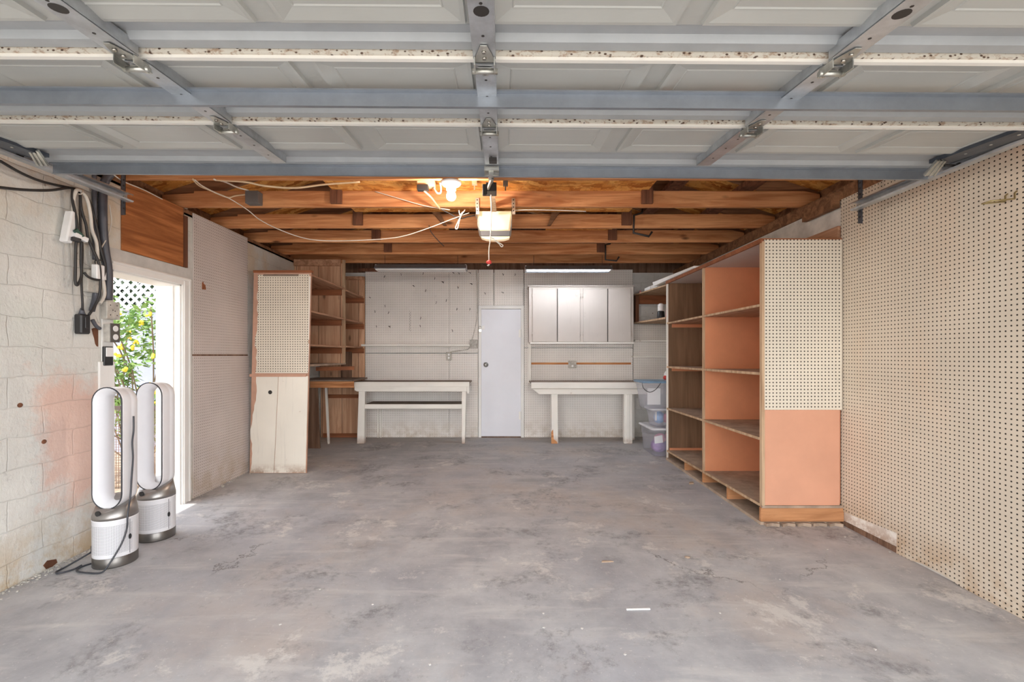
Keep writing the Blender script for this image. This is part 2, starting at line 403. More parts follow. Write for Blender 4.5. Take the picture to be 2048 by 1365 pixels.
# strand board
g=G('strand_board'); v=g.obj(2)
warp=g.n('ShaderNodeTexNoise',{'Vector':v,'Scale':5.0,'Detail':3.0}).outputs[1]
vv=g.n('ShaderNodeVectorMath',{0:g.map(v,(10,24,10),rot=(0,0,.5)),1:g.n('ShaderNodeVectorMath',{0:warp,'Scale':5.0},operation='SCALE').outputs[0]},operation='ADD').outputs[0]
vo=g.n('ShaderNodeTexVoronoi',{'Vector':vv,'Scale':1.0}); 
col=g.ramp(g.sep(vo.outputs[1])[0],[(0,(168,96,36)),(.4,(214,146,70)),(.75,(232,176,100)),(1,(190,120,56))])
col=g.mix(g.math('MULTIPLY',g.step(g.noise(g.map(v,(30,8,8)),2,4),.55,.7),.4),col,(130,74,30)); g.set(col,.7); g.b.inputs['Specular IOR Level'].default_value=.25; M['osb']=g.m
# outdoors
M['soil']=plain('tan_yard_soil',(150,132,114),.9,var=.2,scale=8)
M['yardwall']=plain('pale_garden_wall',(160,165,186),.8,var=.04,scale=3)
M['lattice']=plain('white_lattice',(206,208,216),.6,var=.02)
M['ground']=plain('pale_driveway',(186,180,172),.9,var=.08,scale=2)
def leafm(n,a,b):
    g=G(n); g.set(g.ramp(g.n('ShaderNodeTexWhiteNoise',{0:g.n('ShaderNodeVectorMath',{0:g.obj(),1:(.06,.06,.06)},operation='SNAP').outputs[0]}).outputs[0],[(0,a),(1,b)]),.6)
    g.b.inputs['Specular IOR Level'].default_value=.3; return g.m
M['leaf']=leafm('shrub_leaf',(74,112,48),(150,178,104)); M['darkleaf']=leafm('dark_tree_leaf',(36,50,36),(74,92,62))
M['flower']=plain('yellow_flower',(248,214,72),.6,var=.08); M['stem']=plain('shrub_stem',(120,104,84),.8)
M['mesh']=plain('rusty_mesh',(118,92,74),.7,var=.15)
SKY=2.3; SUN=1.7; EXPO=1.63
# ================================================================== THE SETTING
def slab(y0,y1,x0,x1):
    mb=MB(); n=24
    prof=[(y0+(y1-y0)*i/n) for i in range(n+1)]
    return mb.prism([(y0,-.16),(y1,-.16)]+[(y,fz(y)) for y in prof[::-1]],'x',x0,x1)
struct(slab(-.1,7.05,XL-.22,XR+.1).build('floor',M['floor']),'grey worn concrete garage floor with pale scuffs and cracks','floor')
struct(MB().box(-12,-3.06,.3,12,-.3,-.05).build('yard_ground',M['soil']),'tan soil of the side yard','ground')
struct(MB().box(-22,22,-24,22,-.3,-.055).build('ground',M['ground']),'pale driveway and yard ground outside','ground')
DY0,DY1,DZ=3.30,4.03,1.985           # side doorway in the left wall
mb=MB()
mb.box(XL-.21,XL,-.0,DY0,-.1,2.62); mb.box(XL-.21,XL,DY1+.02,7.2,-.1,2.62)
mb.box(XL-.21,XL,DY0,3.4,2.12,2.62); mb.box(XL-.21,XL-.03,3.4,4.02,2.12,2.62)
struct(mb.build('wall_left',M['block']),'white painted block wall with worn patches and a doorway','wall')
o=MB().box(XL-.2,XL+.006,3.12,4.165,2.03,2.125).build('lintel',M['lintel']); struct(o,'smooth grey lintel over the side doorway','lintel')
struct(MB().box(XR,XR+.2,0,7.2,-.1,2.62).build('wall_right',M['dust_concrete']),'painted concrete wall behind the pegboard and shelving','wall')
struct(MB().box(XL-.2,XR+.2,YB,YB+.2,-.1,2.62).build('wall_back',M['block_grey']),'grey block back wall behind the white pegboards','wall')
mb=MB(); ridx,ridz=-.09,3.72
mb.prism([(-3.04,2.62),(2.86,2.62),(2.86,2.79),(ridx,ridz),(-3.04,2.79)],'y',7.06,7.2)
struct(mb.build('wall_gable',M['oldwood']),'dark boarded gable above the back wall','wall')
mb=MB(); mb.prism([(-3.04,2.42),(2.86,2.42),(2.86,2.79),(ridx,ridz),(-3.04,2.79)],'y',-.02,.14)
mb.box(-3.04,-2.6,-.02,.14,-.1,2.42); mb.box(2.45,2.86,-.02,.14,-.1,2.42)
struct(mb.build('wall_front',M['lintel']),'front wall around the open garage doorway','wall')
mb=MB()
def roofz(x): return ridz-(abs(x-ridx)*.322)+.02
for s in (-1,1):
    xe=ridx+s*3.52
    mb.prism([(ridx,roofz(ridx)),(xe,roofz(xe)),(xe,roofz(xe)+.03),(ridx,roofz(ridx)+.03)],'y',-.35,7.45)
struct(mb.build('ceiling',M['osb']),'strand board roof deck above the rafters','ceiling')
struct(MB().box(XL-.12,XL,0.15,7.03,2.60,2.655).box(XL-.21,XL-.18,0,7.2,2.6,2.82).build('trim_left',M['rafter']),'dark wooden wall plate on the left wall, with added eave blocking','wall plate')  # second box is an unseen board added to keep sky light out of the attic
mb=MB().box(XR-.02,XR+.12,0.15,7.03,2.56,2.655).box(XR+.16,XR+.2,0,7.2,2.6,2.86); mb.box(XR-.06,XR-.02,3.56,3.95,2.50,2.62)  # outer box added unseen at the eave to stop sky light leaking in
struct(mb.build('trim_right',M['rafter']),'rough wooden wall plate on the right wall, with added eave blocking','wall plate')
# baseboard remnant on the right
mb=MB().prism([(2.98,fz(3)),(3.60,fz(3.6)),(3.60,.135),(2.98,.15)],'x',XR-.006,XR)
mb.build('x',M['cream']); o=bpy.data.objects[-1] if False else COL.objects[-1]; o.name='baseboard_right'; MB().prism([(2.98,fz(3)),(3.60,fz(3.6)),(3.60,fz(3.6)+.035),(2.98,fz(3)+.04)],'x',XR-.012,XR-.006).build('trim_base',M['oldwood']); struct(COL.objects[-1],'bare brown strip along the foot of the baseboard','baseboard')
struct(o,'cream peeling baseboard showing under the cut pegboard','baseboard')

# side doorway: frame with jambs, casings, stop
d=bpy.data.objects.new('door_side',None); COL.objects.link(d); d.location=(XL,DY0,fz(3.3)); d['_w']=tuple(d.location)
struct(d,'white framed open side doorway to the yard','doorway')
x0,x1=XL-.215,XL
MB().box(x0,x1,DY1-.03,DY1+.012,0.0,DZ).build('jamb',M['trim'],d,bev=.003)
MB().box(x0,x1,DY0-.012,DY0+.018,0.0,DZ).build('jamb',M['trim'],d,bev=.003)
MB().box(x0,x1,DY0,DY1,DZ-.03,DZ).build('head_jamb',M['trimy'],d,bev=.003)
MB().box(x0+.12,x0+.16,DY1-.043,DY1-.03,0.0,DZ-.03).build('door_stop',M['trim'],d)
MB().box(x1,x1+.016,DY1-.018,DY1+.085,0.0,DZ+.05).box(x1+.016,x1+.026,DY1-.01,DY1+.02,0.0,DZ+.02).box(x1+.016,x1+.024,DY1+.055,DY1+.08,0,DZ+.045).build('casing',M['trim'],d,bev=.004)
MB().box(x1,x1+.016,3.185,DY0+.01,0.0,1.30).box(x1,x1+.01,3.21,DY0,1.30,1.98).build('casing',M['trim'],d,bev=.003)
MB().box(x1,x1+.0185,DY0-.02,DY1+.087,DZ-.018,DZ+.052).box(x1+.016,x1+.026,DY0-.02,DY1+.08,DZ+.025,DZ+.045).build('head_casing',M['trimy'],d,bev=.004)
# back door
YW=6.995
d=bpy.data.objects.new('door_back',None); COL.objects.link(d); d.location=(-.02,YW,.085); d['_w']=tuple(d.location)
struct(d,'plain white back door with a round knob and a hasp','door')
MB().box(-.325,.283,YW-.012,YW+.03,.098,2.052).build('door_slab',M['doorblue'],d,bev=.003)
MB().box(-.369,-.325,YW-.025,YW+.03,.083,2.107).box(.283,.331,YW-.025,YW+.03,.083,2.107).box(-.369,.331,YW-.026,YW+.03,2.056,2.107).build('door_frame',M['trim'],d,bev=.003)
MB().box(-.325,.283,YW-.03,YW+.02,.08,.096).build('threshold',M['oldwood'],d)
mb=MB().lathe((-.255,YW-.012,1.2),[(.038,0),(.036,.008),(.014,.012),(.013,.035),(.03,.045),(.034,.06),(.026,.072),(.0,.074)],18,(0,-1,0)); mb.build('door_knob',M['zinc'],d)
mb=MB().box(-.315,-.275,YW-.02,YW-.012,1.74,1.80).box(-.36,-.31,YW-.032,YW-.024,1.755,1.785); mb.build('hasp',M['whitep'],d,bev=.002)
mb=MB().box(-.362,-.322,YW-.048,YW-.03,1.70,1.745).tube([(-.355,YW-.039,1.745),(-.355,YW-.039,1.78),(-.342,YW-.039,1.79),(-.33,YW-.039,1.78),(-.33,YW-.039,1.745)],.004); mb.build('padlock',M['chrome'],d)
for z in (.42,1.68): MB().cyl((.287,YW-.03,z-.06),(.287,YW-.03,z+.06),.007).box(.25,.287,YW-.016,YW-.011,z-.06,z+.06).build('hinge',M['trim'],d)

# ================================================================== PEGBOARD SHEETS
def pegb(x0,x1,z0,z1,label,y=YB-.03,mat='peg_back',t=.012):
    o=MB().box(x0,x1,y-t,y,z0,z1).build('pegboard',M[mat],org=((x0+x1)/2,y,z0),bev=.002)
    return tag(o,label,'pegboard','white pegboard sheets on the back wall')
Xb=lambda px:(px-VX)*7.0/F
Zb=lambda py:CH-(py-VY)*7.0/F
pegb(Xb(731),Xb(899)-.003,Zb(706),Zb(540),'large white pegboard sheet with scattered hooks, on back wall above the long ledge')
pegb(Xb(899),Xb(956),Zb(706),Zb(540),'narrow white pegboard sheet with a cord running down it, left of back door')
pegb(Xb(731),Xb(899)-.003,Zb(875),Zb(708),'white pegboard sheet on back wall behind the left workbench')
pegb(Xb(899),Xb(956),Zb(875),Zb(708),'narrow white pegboard strip from left workbench end to back door, below the outlet')
pegb(Xb(957),Xb(987),Zb(611.5),Zb(540),'small white pegboard piece over left half of the back door')
pegb(Xb(988.5),Xb(1047),Zb(611.5),Zb(540),'small white pegboard piece over right half of the back door')
pegb(Xb(1048.5),Xb(1265),Zb(695),Zb(540),'white pegboard sheet behind the wall cabinet and under the lit tube')
pegb(Xb(1048.5),Xb(1265),Zb(875),Zb(696.5),'white pegboard sheet on back wall behind the right workbench')
pegb(Xb(1266.5),2.655,Zb(765),Zb(650),'short white pegboard sheet in the right back corner above the plastic tubs')
# left wall sheets
def pegl(px0,px1,z0,z1,label):
    y0=F*2.825/(VX-px0); y1=F*2.825/(VX-px1)
    o=MB().box(XL,XL+.012,y0,y1,z0,z1+(.045 if z1>2 else 0)).build('pegboard',M['peg_left'],org=(XL,y0,z0),bev=.002)
    tag(o,label,'pegboard','pinkish pegboard sheets on the left wall'); o['_p']=1; return o
up=pegl(386.5,495,1.352,2.60,'upper pinkish pegboard sheet on left wall, right of the side doorway')
tp=[tuple(WL(a,b,.013))[1:] for a,b in ((404,566),(407,563),(407,567),(411,571),(412,580),(404,579))]
q=MB().prism(tp,'x',XL+.011,XL+.0135).build('torn_patch',M['cleat'],up); q['label']='torn brown patch'
pegl(386.5,498,.035,1.340,'lower pinkish pegboard sheet on left wall, reaching down to the floor')
MB().box(XL,XL+.014,F*2.825/(VX-386.5),F*2.825/(VX-495),1.338,1.354).build('seam_strip',M['oldwood'])
tag(COL.objects[-1],'thin dark wooden strip between the two pinkish pegboard sheets','strip')
# right wall sheet with a notch
pts=[(.35,fz(.35)+.004),(1.6,fz(1.6)+.004),(2.25,.0),(2.5,.005),(2.62,.008),(2.72,.024),(2.86,.032),(2.95,.014),(3.055,.014),(3.05,.152),(3.555,.128),(3.555,2.62),(.35,2.62)]
o=MB().prism(pts,'x',XR-.016,XR-.004).build('pegboard',M['peg_right'],org=(XR,2,0)); tag(o,'huge cream pegboard covering the right wall, notched at its bottom corner','pegboard')
# plywood over the lintel
pa=WL(245,400); y0=F*-XL/(VX-241); y1=F*-XL/(VX-364)
o=MB().box(XL,XL+.012,y0,y1,2.128,2.648).build('plywood_panel',M['plywood'],org=(XL,y0,2.13),bev=.002); tag(o,'orange brown varnished plywood panel above the side doorway','panel')
o=MB().box(XL,XL+.018,y1+.002,y1+.05,2.128,2.585).build('batten',M['strut'],org=(XL,y1,2.13)); tag(o,'narrow greyish wooden batten along the edge of the varnished plywood','batten')
# brown boards above right shelving
o=MB().box(XR-.03,XR-.005,3.57,4.35,2.252,2.36).build('board',M['shelfwood'],org=(XR,3.6,2.25)); tag(o,'brown board on right wall above the tall shelving unit','board')

# ================================================================== ROOF TIMBERS
JY=[3.375,4.01,4.67,5.27,5.89,6.43]
ords=['first','second','third','fourth','fifth','last']
where=['first ceiling joist behind the garage door, carrying the bare bulb','second ceiling joist from the garage door, carrying the dark junction box','third ceiling joist from the garage door, just behind the opener','fourth ceiling joist from the garage door','fifth ceiling joist from the garage door','last ceiling joist before the back wall']
JZ0,JZ1=2.655,2.795
for i,y in enumerate(JY):
    j=thing('ceiling_joist',(0,y,JZ0),'orange brown wooden '+where[i],'joist','ceiling joists')
    MB().prism([(-3.0,JZ0),(2.80,JZ0),(2.80,JZ1-.03),(2.66,JZ1),(-2.72,JZ1),(-2.72,JZ1-.02),(-3.0,JZ1-.035)],'y',y,y+.038).build('beam',M['joist'],j,bev=.002)
    if i in (1,2,3,4):
        for x in (-1.475+.02*(i%2),1.275):
            MB().box(x-.055,x+.045,y-.03,y,JZ0+.022,roofz(x)-.03).build('strut',M['strut'],j,bev=.002)
    if i==2:
        for x,s in ((-.585,-1),(.475,1)):
            MB().prism([(x-.10*s if s<0 else x-.0,0),(x,0)][:0] or [(x-.015,JZ0+.015),(x+.015,JZ0+.015),(x+.10*s+.03,JZ1+.04),(x+.10*s-.06,JZ1+.04)],'y',y-.06,y-.001).build('brace',M['rafter'],j)
    for s in (-1,1):
        r=MB(); xe=ridx+s*3.15
        r.prism([(ridx,roofz(ridx)-.15),(xe,roofz(xe)-.15),(xe,roofz(xe)-.002),(ridx,roofz(ridx)-.002)],'y',y+.04,y+.078)
        o=r.build('rafter',M['rafter'],org=(s*1.5,y,3.2)); tag(o,'dark sloping rafter on the %s roof slope above the %s ceiling joist'%('left' if s<0 else 'right',ords[i]),'rafter','rafters')
for k,(xa,xb,ya,yb,lab) in enumerate([(-1.49,1.28,3.42,4.60,'bright orange strand board deck laid across joists over the bare bulb'),(-1.49,-.62,4.72,5.85,'strand board piece on the joists at left of the opener, farther back'),(.50,1.26,4.72,5.85,'strand board piece on the joists at right of the opener, farther back')]):
    o=MB().box(xa,xb,ya,yb,JZ1,JZ1+.012).build('strand_board',M['osb'],org=(xa,ya,JZ1)); tag(o,lab,'board','strand boards on the joists')
# purlin planks seen between the rafters on the right
for k,(x,lab) in enumerate([(1.62,'upper'),(2.12,'lower')]):
    o=MB().box(x,x+.14,3.3,7.0,roofz(x)-.2,roofz(x)-.16).build('purlin',M['strut'],org=(x,3.3,3)); tag(o,lab+' dark board running under the right rafters','board','boards under the rafters')
# row of framing above the back wall
o=MB().box(-2.2,-1.25,6.9,6.94,2.62,2.665).build('board',M['strut'],org=(-1.7,6.9,2.64)); tag(o,'short brown board above the left end of back pegboards','board')

# ================================================================== LEFT CORNER SHELVING
c=thing('corner_shelving',(-2.45,5.0,fz(5)),'tall wooden corner shelving with pegboard and white plank end panel','shelving')
YE=5.0
def E(px,py): return ((px-VX)*YE/F, CH-(py-VY)*YE/F)
MB().prism([E(499,948),E(612.5,949),E(622.5,545),E(507.5,543)],'y',YE,YE+.025).build('end_panel',M['brownpink'],c,bev=.002)
rg=[]; random.seed(3)
for k in range(26):
    t=k/25; rg.append(E(517-4*t+random.uniform(-1.6,1.6)-(4 if .62<t<.76 else 0),550+t*197))
o=MB().prism(rg+[E(616,747),E(619,549)],'y',YE-.008,YE).build('pegboard_face',M['peg_end'],c); o['label']='ivory pegboard face'
for a,b,n0 in ((0,.43,1),(.44,1,0)):
    L0,L1=512,500; R0,R1=616.5,611.5
    pl=[]; pr=[]
    for k in range(21):
        t=k/20; y=753+t*193
        pl.append(E(L0+(L1-L0)*t+((R0+(R1-R0)*t)-(L0+(L1-L0)*t))*a+(random.uniform(-1.5,1.5)+(3*math.sin(t*9)) if n0 else 0),y))
        pr.append(E(L0+(L1-L0)*t+((R0+(R1-R0)*t)-(L0+(L1-L0)*t))*b,y))
    MB().prism(pl+pr[::-1],'y',YE-.007,YE).build('plank_face',M['planks_white'],c)
mb=MB().prism([E(500,748.5),E(614,748.5),E(613,754),E(500,754)],'y',YE-.012,YE+.0); o=mb.build('batten',M['brownpink'],c)
kn=E(541,785); MB().cyl((kn[0],YE-.0085,kn[1]),(kn[0],YE-.006,kn[1]),.022).build('knot_hole',M['iron'],c)
MB().prism([E(507,541),E(624,541),E(623.5,546),E(507,546)],'y',YE-.01,YE+.04).build('top_edge',M['cleat'],c)
MB().prism([E(528,549),E(598,549),E(598,553),E(528,553)],'y',YE-.012,YE-.004).build('label_strip',M['topdust'],c)
for a,b in ((553,680),(688,745)):
    MB().prism([E(617.6-(a-553)*.025,a),E(621.4-(a-553)*.025,a),E(621.4-(b-553)*.025,b),E(617.6-(b-553)*.025,b)],'y',YE-.006,YE).build('edge_strip',M['cream'],c)
xf=-2.15
for z in (2.262,1.85,1.47): MB().box(-2.735,xf,YE+.026,6.2,z-.022,z).build('shelf',M['shelfwood'],c,bev=.002)
MB().box(-2.74,-2.22,YE+.026,6.45,1.215,1.238).build('shelf',M['dustwood'],c)
MB().box(XL,-2.165,6.2,6.225,1.235,2.60).build('partition',M['plank'],c)
MB().box(-2.178,-2.15,6.185,6.235,1.24,2.645).build('partition_edge',M['edge'],c)
for z in (2.26,1.848,1.468): MB().box(-2.76,-2.19,6.17,6.2,z-.10,z-.022).build('cleat',M['cleat'],c)
MB().box(-2.83,-2.2,6.165,6.2,2.56,2.645).build('cleat',M['shelfwood'],c)
for z in (2.245,1.845,1.475):
    MB().box(XL,-2.14,6.226,6.98,z-.022,z).build('shelf',M['shelfwood'],c,bev=.002)
    MB().box(-2.80,-2.12,6.95,6.975,z-.10,z-.023).build('cleat',M['cleat'],c)
MB().box(-2.80,-2.115,6.976,6.999,1.0,2.55).build('back_boards',M['plank'],c)
MB().box(-2.6,-2.13,6.94,6.975,2.50,2.55).build('cleat',M['shelfwood'],c)
MB().box(-2.46,-2.30,6.93,6.955,1.0,1.40).build('loose_board',M['oldwood'],c)
MB().beam((-2.5,6.1,1.16),(-2.02,6.2,1.17),.03,.05).build('cleat',M['cleat'],c)
# corner bench
c=thing('corner_bench',(-2.4,6.3,fz(6.3)),'low brown wooden bench in the back left corner behind the shelving','bench')
MB().box(XL+.01,-2.07,6.26,6.97,.985,1.005).build('top',M['topdust'],c)
MB().box(-2.66,-2.055,6.28,6.305,.895,.985).build('apron',M['joist'],c,bev=.003)
MB().prism([(-2.655,.07),(-2.50,.07),(-2.535,.895),(-2.66,.895)],'y',6.22,6.255).build('leg',M['oldwood'],c)
MB().prism([(-2.50,.07),(-2.475,.07),(-2.51,.895),(-2.54,.895)],'y',6.5,6.53).build('leg',M['creamz'],c)
MB().box(-2.78,-2.115,6.965,6.99,.085,.985).build('back_boards',M['plank'],c)
MB().box(-2.70,-2.11,6.945,6.965,.69,.745).build('cleat',M['cleat'],c)
MB().box(-2.74,-2.11,6.945,6.965,.09,.15).build('cleat',M['cleat'],c)

# ================================================================== WORKBENCHES
b=thing('workbench',(-1.3,6.7,fz(6.7)),'white painted workbench with a lower shelf, standing left of the back door','workbench','workbenches')
yf=6.51
MB().box(-2.13,-.47,yf+.02,6.985,.945,.963).build('worktop',M['topdust'],b,bev=.002)
MB().box(-2.135,-.475,yf,yf+.022,.895,.962).build('top_edge',M['cream'],b,bev=.003)
MB().prism([(-2.12,.895),(-.512,.895),(-.512,.825),(-2.085,.825),(-2.12,.845)],'y',yf+.004,yf+.026).build('apron',M['cream'],b,bev=.003)
MB().prism([(yf+.004,.893),(6.96,.893),(6.96,.87),(yf+.09,.80),(yf+.004,.80)],'x',-.511,-.478).build('end_apron',M['cream'],b)
MB().prism([(-2.09,fz(yf)),(-1.985,fz(yf)),(-1.975,.83),(-2.065,.83)],'y',yf+.02,yf+.10).build('leg',M['creamz'],b,bev=.004)
MB().prism([(-.585,fz(yf)),(-.54,fz(yf)),(-.52,.83),(-.585,.83)],'y',yf+.02,yf+.10).build('leg',M['creamz'],b,bev=.004)
MB().box(-1.98,-.56,yf+.06,6.97,.62,.64).build('lower_shelf',M['topdust'],b)
MB().box(-1.985,-.58,yf+.035,yf+.06,.575,.64).build('shelf_rail',M['cream'],b,bev=.003)
for x in (-1.915,-1.87): MB().box(x,x+.02,6.955,6.978,fz(7),.62).build('back_batten',M['creamz'],b)
b=thing('workbench',(1.3,6.7,fz(6.7)),'white painted open workbench under the wall cabinet, one leg rotten','workbench','workbenches')
MB().box(.405,2.30,yf+.02,6.985,.938,.958).build('worktop',M['topdust'],b,bev=.002)
MB().box(.41,2.30,yf,yf+.022,.868,.957).build('top_edge',M['cream'],b,bev=.003)
MB().prism([(.43,.862),(2.30,.862),(2.30,.785),(.525,.785)],'y',yf+.006,yf+.03).build('apron',M['cream'],b,bev=.003)
MB().prism([(.705,fz(yf)),(.80,fz(yf)),(.795,.80),(.70,.80)],'y',yf+.025,yf+.10).build('leg',M['creamz'],b,bev=.004)
MB().prism([(.70,fz(yf)),(.79,fz(yf)),(.775,.11),(.735,.14),(.725,.28),(.70,.24)],'y',yf+.018,yf+.026).build('rotten_patch',M['joist'],b)
MB().prism([(1.745,fz(yf)),(1.865,fz(yf)),(1.865,.80),(1.745,.80)],'y',yf+.02,yf+.09).box(1.775,1.825,yf+.01,yf+.02,.1,.78).build('leg',M['creamz'],b,bev=.004)
MB().box(1.90,1.97,6.78,6.85,fz(6.8),.80).build('leg',M['creamz'],b,bev=.003)

# ================================================================== BACK WALL FITTINGS
M['steelbox']=plain('grey_steel_box',(150,146,140),.5,.3,var=.2,scale=30)
Y=6.82
o=MB().box((722-VX)*Y/F,(939-VX)*Y/F,Y,6.985,CH+.135,CH+.165).build('wall_ledge',M['cream'],org=(-1.2,6.9,1.48),bev=.002); tag(o,'long thin white ledge across the back pegboard, left of the door','ledge')
cb=thing('wall_cabinet',(1.15,6.68,1.536),'taupe white wall cabinet with four tall doors over the right workbench','cabinet')
yc=6.69
cx=lambda px:(px-VX)*yc/F
cz=lambda py:CH-(py-VY)*yc/F
MB().box(cx(1058),cx(1267),yc,6.985,cz(685),cz(574)).build('body',M['cabpaint'],cb,bev=.003)
MB().box(cx(1056),cx(1268),yc-.02,6.985,cz(574),cz(571.5)).build('cabinet_top',M['cabpaint'],cb)
MB().box(cx(1060),cx(1266),yc-.03,6.985,cz(688),cz(685)).build('bottom_ledge',M['cream'],cb)
for a,e,h in ((1065,1113,1066),(1115.6,1160,1159),(1166,1214.2,1167),(1216.2,1261,1260)):
    dr=MB().box(cx(a),cx(e),yc-.02,yc-.002,cz(684),cz(578)).build('cabinet_door',M['cabpaint'],cb,bev=.003)
    for z in (1.66,2.22):
        hx=cx(h); s=1 if abs(h-a)<5 else -1
        MB().cyl((hx-s*.012,yc-.022,z-.03),(hx-s*.012,yc-.022,z+.03),.005).box(min(hx,hx+s*.03),max(hx,hx+s*.03),yc-.023,yc-.02,z-.03,z+.03).build('hinge',M['cabpaint'],dr)
MB().box(cx(1114),cx(1115),yc-.004,yc-.001,cz(684),cz(578)).build('gap',M['iron'],cb); MB().box(cx(1214.8),cx(1216),yc-.004,yc-.001,cz(684),cz(578)).build('gap',M['iron'],cb)
# ledges and posts beside it
o=MB().box(Xb(1265),2.655,6.87,6.985,1.553,1.575).build('wall_ledge',M['cream'],org=(2.3,6.9,1.56)); tag(o,'upper of two thin ledges on the back wall right of the cabinet','ledge')
o=MB().box(Xb(1262),2.655,6.87,6.985,1.315,1.338).build('wall_ledge',M['cream'],org=(2.3,6.9,1.32)); tag(o,'lower of two thin ledges on the back wall above the tubs','ledge')
o=MB().box(Xb(1062),Xb(1261),6.972,6.985,Zb(729.5),Zb(725.5)).build('batten',M['joist'],org=(1.2,6.98,1.2)); tag(o,'thin bare brown strip across the pegboard above the right workbench','strip')
mb=MB().box(Xb(1056),Xb(1062),6.95,6.985,Zb(766),Zb(574)); o=mb.build('batten',M['creamz'],org=(.4,6.97,1)); tag(o,'upright white batten between back door and wall cabinet','batten')
def outlet(name,x0,x1,z0,z1,y,label,mat,slots=0):
    t=thing(name,((x0+x1)/2,y,z0),label,'outlet')
    MB().box(x0,x1,y-.03,y,z0,z1).build('box',M[mat],t,bev=.003)
    for k in range(slots):
        zc=z0+(z1-z0)*(.3+.4*k); MB().cyl(((x0+x1)/2,y-.034,zc),((x0+x1)/2,y-.03,zc),.016).build('receptacle',M['whitep'],t)
    return t
outlet('electrical_box',Xb(939.5),Xb(955),Zb(697),Zb(680.5),6.985,'galvanised electrical box beside the back door frame','steelbox')
outlet('wall_outlet',Xb(893),Xb(903.5),Zb(721),Zb(705),6.985,'small outlet with a plug below the long ledge','boxgrey',2)
outlet('electrical_box',Xb(1136),Xb(1152),Zb(737),Zb(721.5),6.985,'square painted electrical box on the brown strip above right workbench','boxgrey',1)
o=MB().tube([P(953,541,6.96),P(954,590,6.96),P(953,640,6.96),P(945,676,6.96),P(938,697,6.95),P(925,701,6.95),P(904,704,6.93),P(900,708,6.93)],.006).build('cable',M['boxgrey']); tag(o,'thin cord running down the pegboard to the small outlet','cable')
# peg hooks
hooks=[(802,548),(770,552),(847,546),(905,546),(917,546),(938,546),(870,556),(883,564),(886,564),(852,580),(826,572),(739,595),(770,611),(750,622),(778,624),(842,635),(753,652),(778,653),(840,651),(873,604),(893,600),(915,574),(941,568),(914,617),(940,617),(904,660),(969,586),(1005,548),(1030,548),(1003,585)]
for k,(px,py) in enumerate(hooks):
    p=P(px,py,6.975)
    if k==0:
        h0=MB().tube([(p.x,6.975,p.z),(p.x,6.955,p.z),(p.x+.01,6.94,p.z-.012),(p.x+.012,6.935,p.z-.03),(p.x+.014,6.925,p.z-.03),(p.x+.016,6.915,p.z-.015)],.0035,5,3).build('peg_hook',M['iron'],org=p)
        tag(h0,'small dark metal peg hook on the white pegboards left of and above back door','hook','peg hooks on the back pegboard')
    else:
        h=h0.copy(); h.location=p; h.rotation_euler=(0,random.choice((0,PI*.15,-.6,.5)),0); COL.objects.link(h)
o=MB()
for k in range(16): 
    p=P(820+(.6 if k%2 else -.6),623+k*2.6,6.965); o.ball(p,.006,6,5,(.6,.6,1))
tag(o.build('chain',M['iron']),'short dark chain hanging on the large back pegboard','chain')
# fluorescent fixtures
def fixture(x0,x1,y,zt,label,lit):
    t=thing('tube_light',((x0+x1)/2,y,zt),label,'lamp','tube lights hung at the back wall')
    MB().prism([(y-.02,zt+.06),(y+.09,zt+.06),(y+.15,zt-.0),(y+.15,zt-.006),(y+.085,zt+.05),(y-.015,zt+.05),(y-.075,zt-.006),(y-.08,zt)],'x',x0,x1).build('reflector',M['galv'],t)
    for x in (x0+.12,x1-.12): MB().tube([(x,y+.03,zt+.058),(x,y+.03,2.70)],.003,5,1,False).build('hanging_chain',M['iron'],t)
    for x in (x0,x1-.02): MB().box(x,x+.02,y-.03,y+.10,zt-.0,zt+.055).build('end_cap',M['whitep'],t)
    if lit:
        MB().cyl((x0+.03,y-.0,zt+.018),(x1-.03,y-.0,zt+.018),.019).build('tube',M['tube'],t)
        MB().cyl((x0+.03,y+.07,zt+.018),(x1-.03,y+.07,zt+.018),.019).build('tube',M['tube'],t)
    else:
        MB().box(x0+.01,x1-.01,y-.06,y+.13,zt-.022,zt-.004).build('tube_cover',M['whitep'],t,bev=.004)
    return t
fixture((1050-VX)*6.15/F,(1223-VX)*6.15/F,6.15,2.495,'lit fluorescent tube light above the wall cabinet',True)
fixture((751-VX)*6.15/F,(933-VX)*6.15/F,6.15,2.512,'unlit grey fluorescent fixture above the large back pegboard',False)
# right corner shelves
s=thing('corner_shelf',(2.35,6.3,1.8),'two rough wooden shelves in the back right corner, behind the tall shelving','shelf')
MB().prism([(5.64,2.205),(7.0,2.262),(7.0,2.28),(5.64,2.223)],'x',2.02,2.655).build('shelf',M['edge'],s)
MB().box(2.03,2.655,6.96,6.99,2.13,2.26).build('cleat',M['cleat'],s)
MB().prism([(5.64,1.795),(7.0,1.83),(7.0,1.852),(5.64,1.82)],'x',2.02,2.655).build('shelf',M['edge'],s)
MB().box(2.02,2.07,6.9,6.995,1.852,2.26).build('post',M['strut'],s)
def bottle(x,y,z,label,c0,c1,h,r,cat='bottle'):
    t=thing('bottle',(x,y,z),label,cat)
    MB().lathe((x,y,z),[(r*1.1,0),(r*1.15,.01),(r,h*.45),(r*.8,h*.5)],16).build('body',c0,t)
    MB().lathe((x,y,z),[(r*.82,h*.5),(r*.9,h*.55),(r*.85,h*.92),(r*.4,h)],16).build('cap',c1,t); return t
zs=lambda y:1.82+(y-5.64)*.0235
bottle(2.105,6.05,zs(6.05),'black bottle with white upper half on the lower corner shelf',M['blackp'],M['whitep'],.205,.045)
bottle(2.145,5.85,zs(5.85),'pink bottle half hidden by the tall shelving on corner shelf',M['redpink'],M['red'],.235,.04)
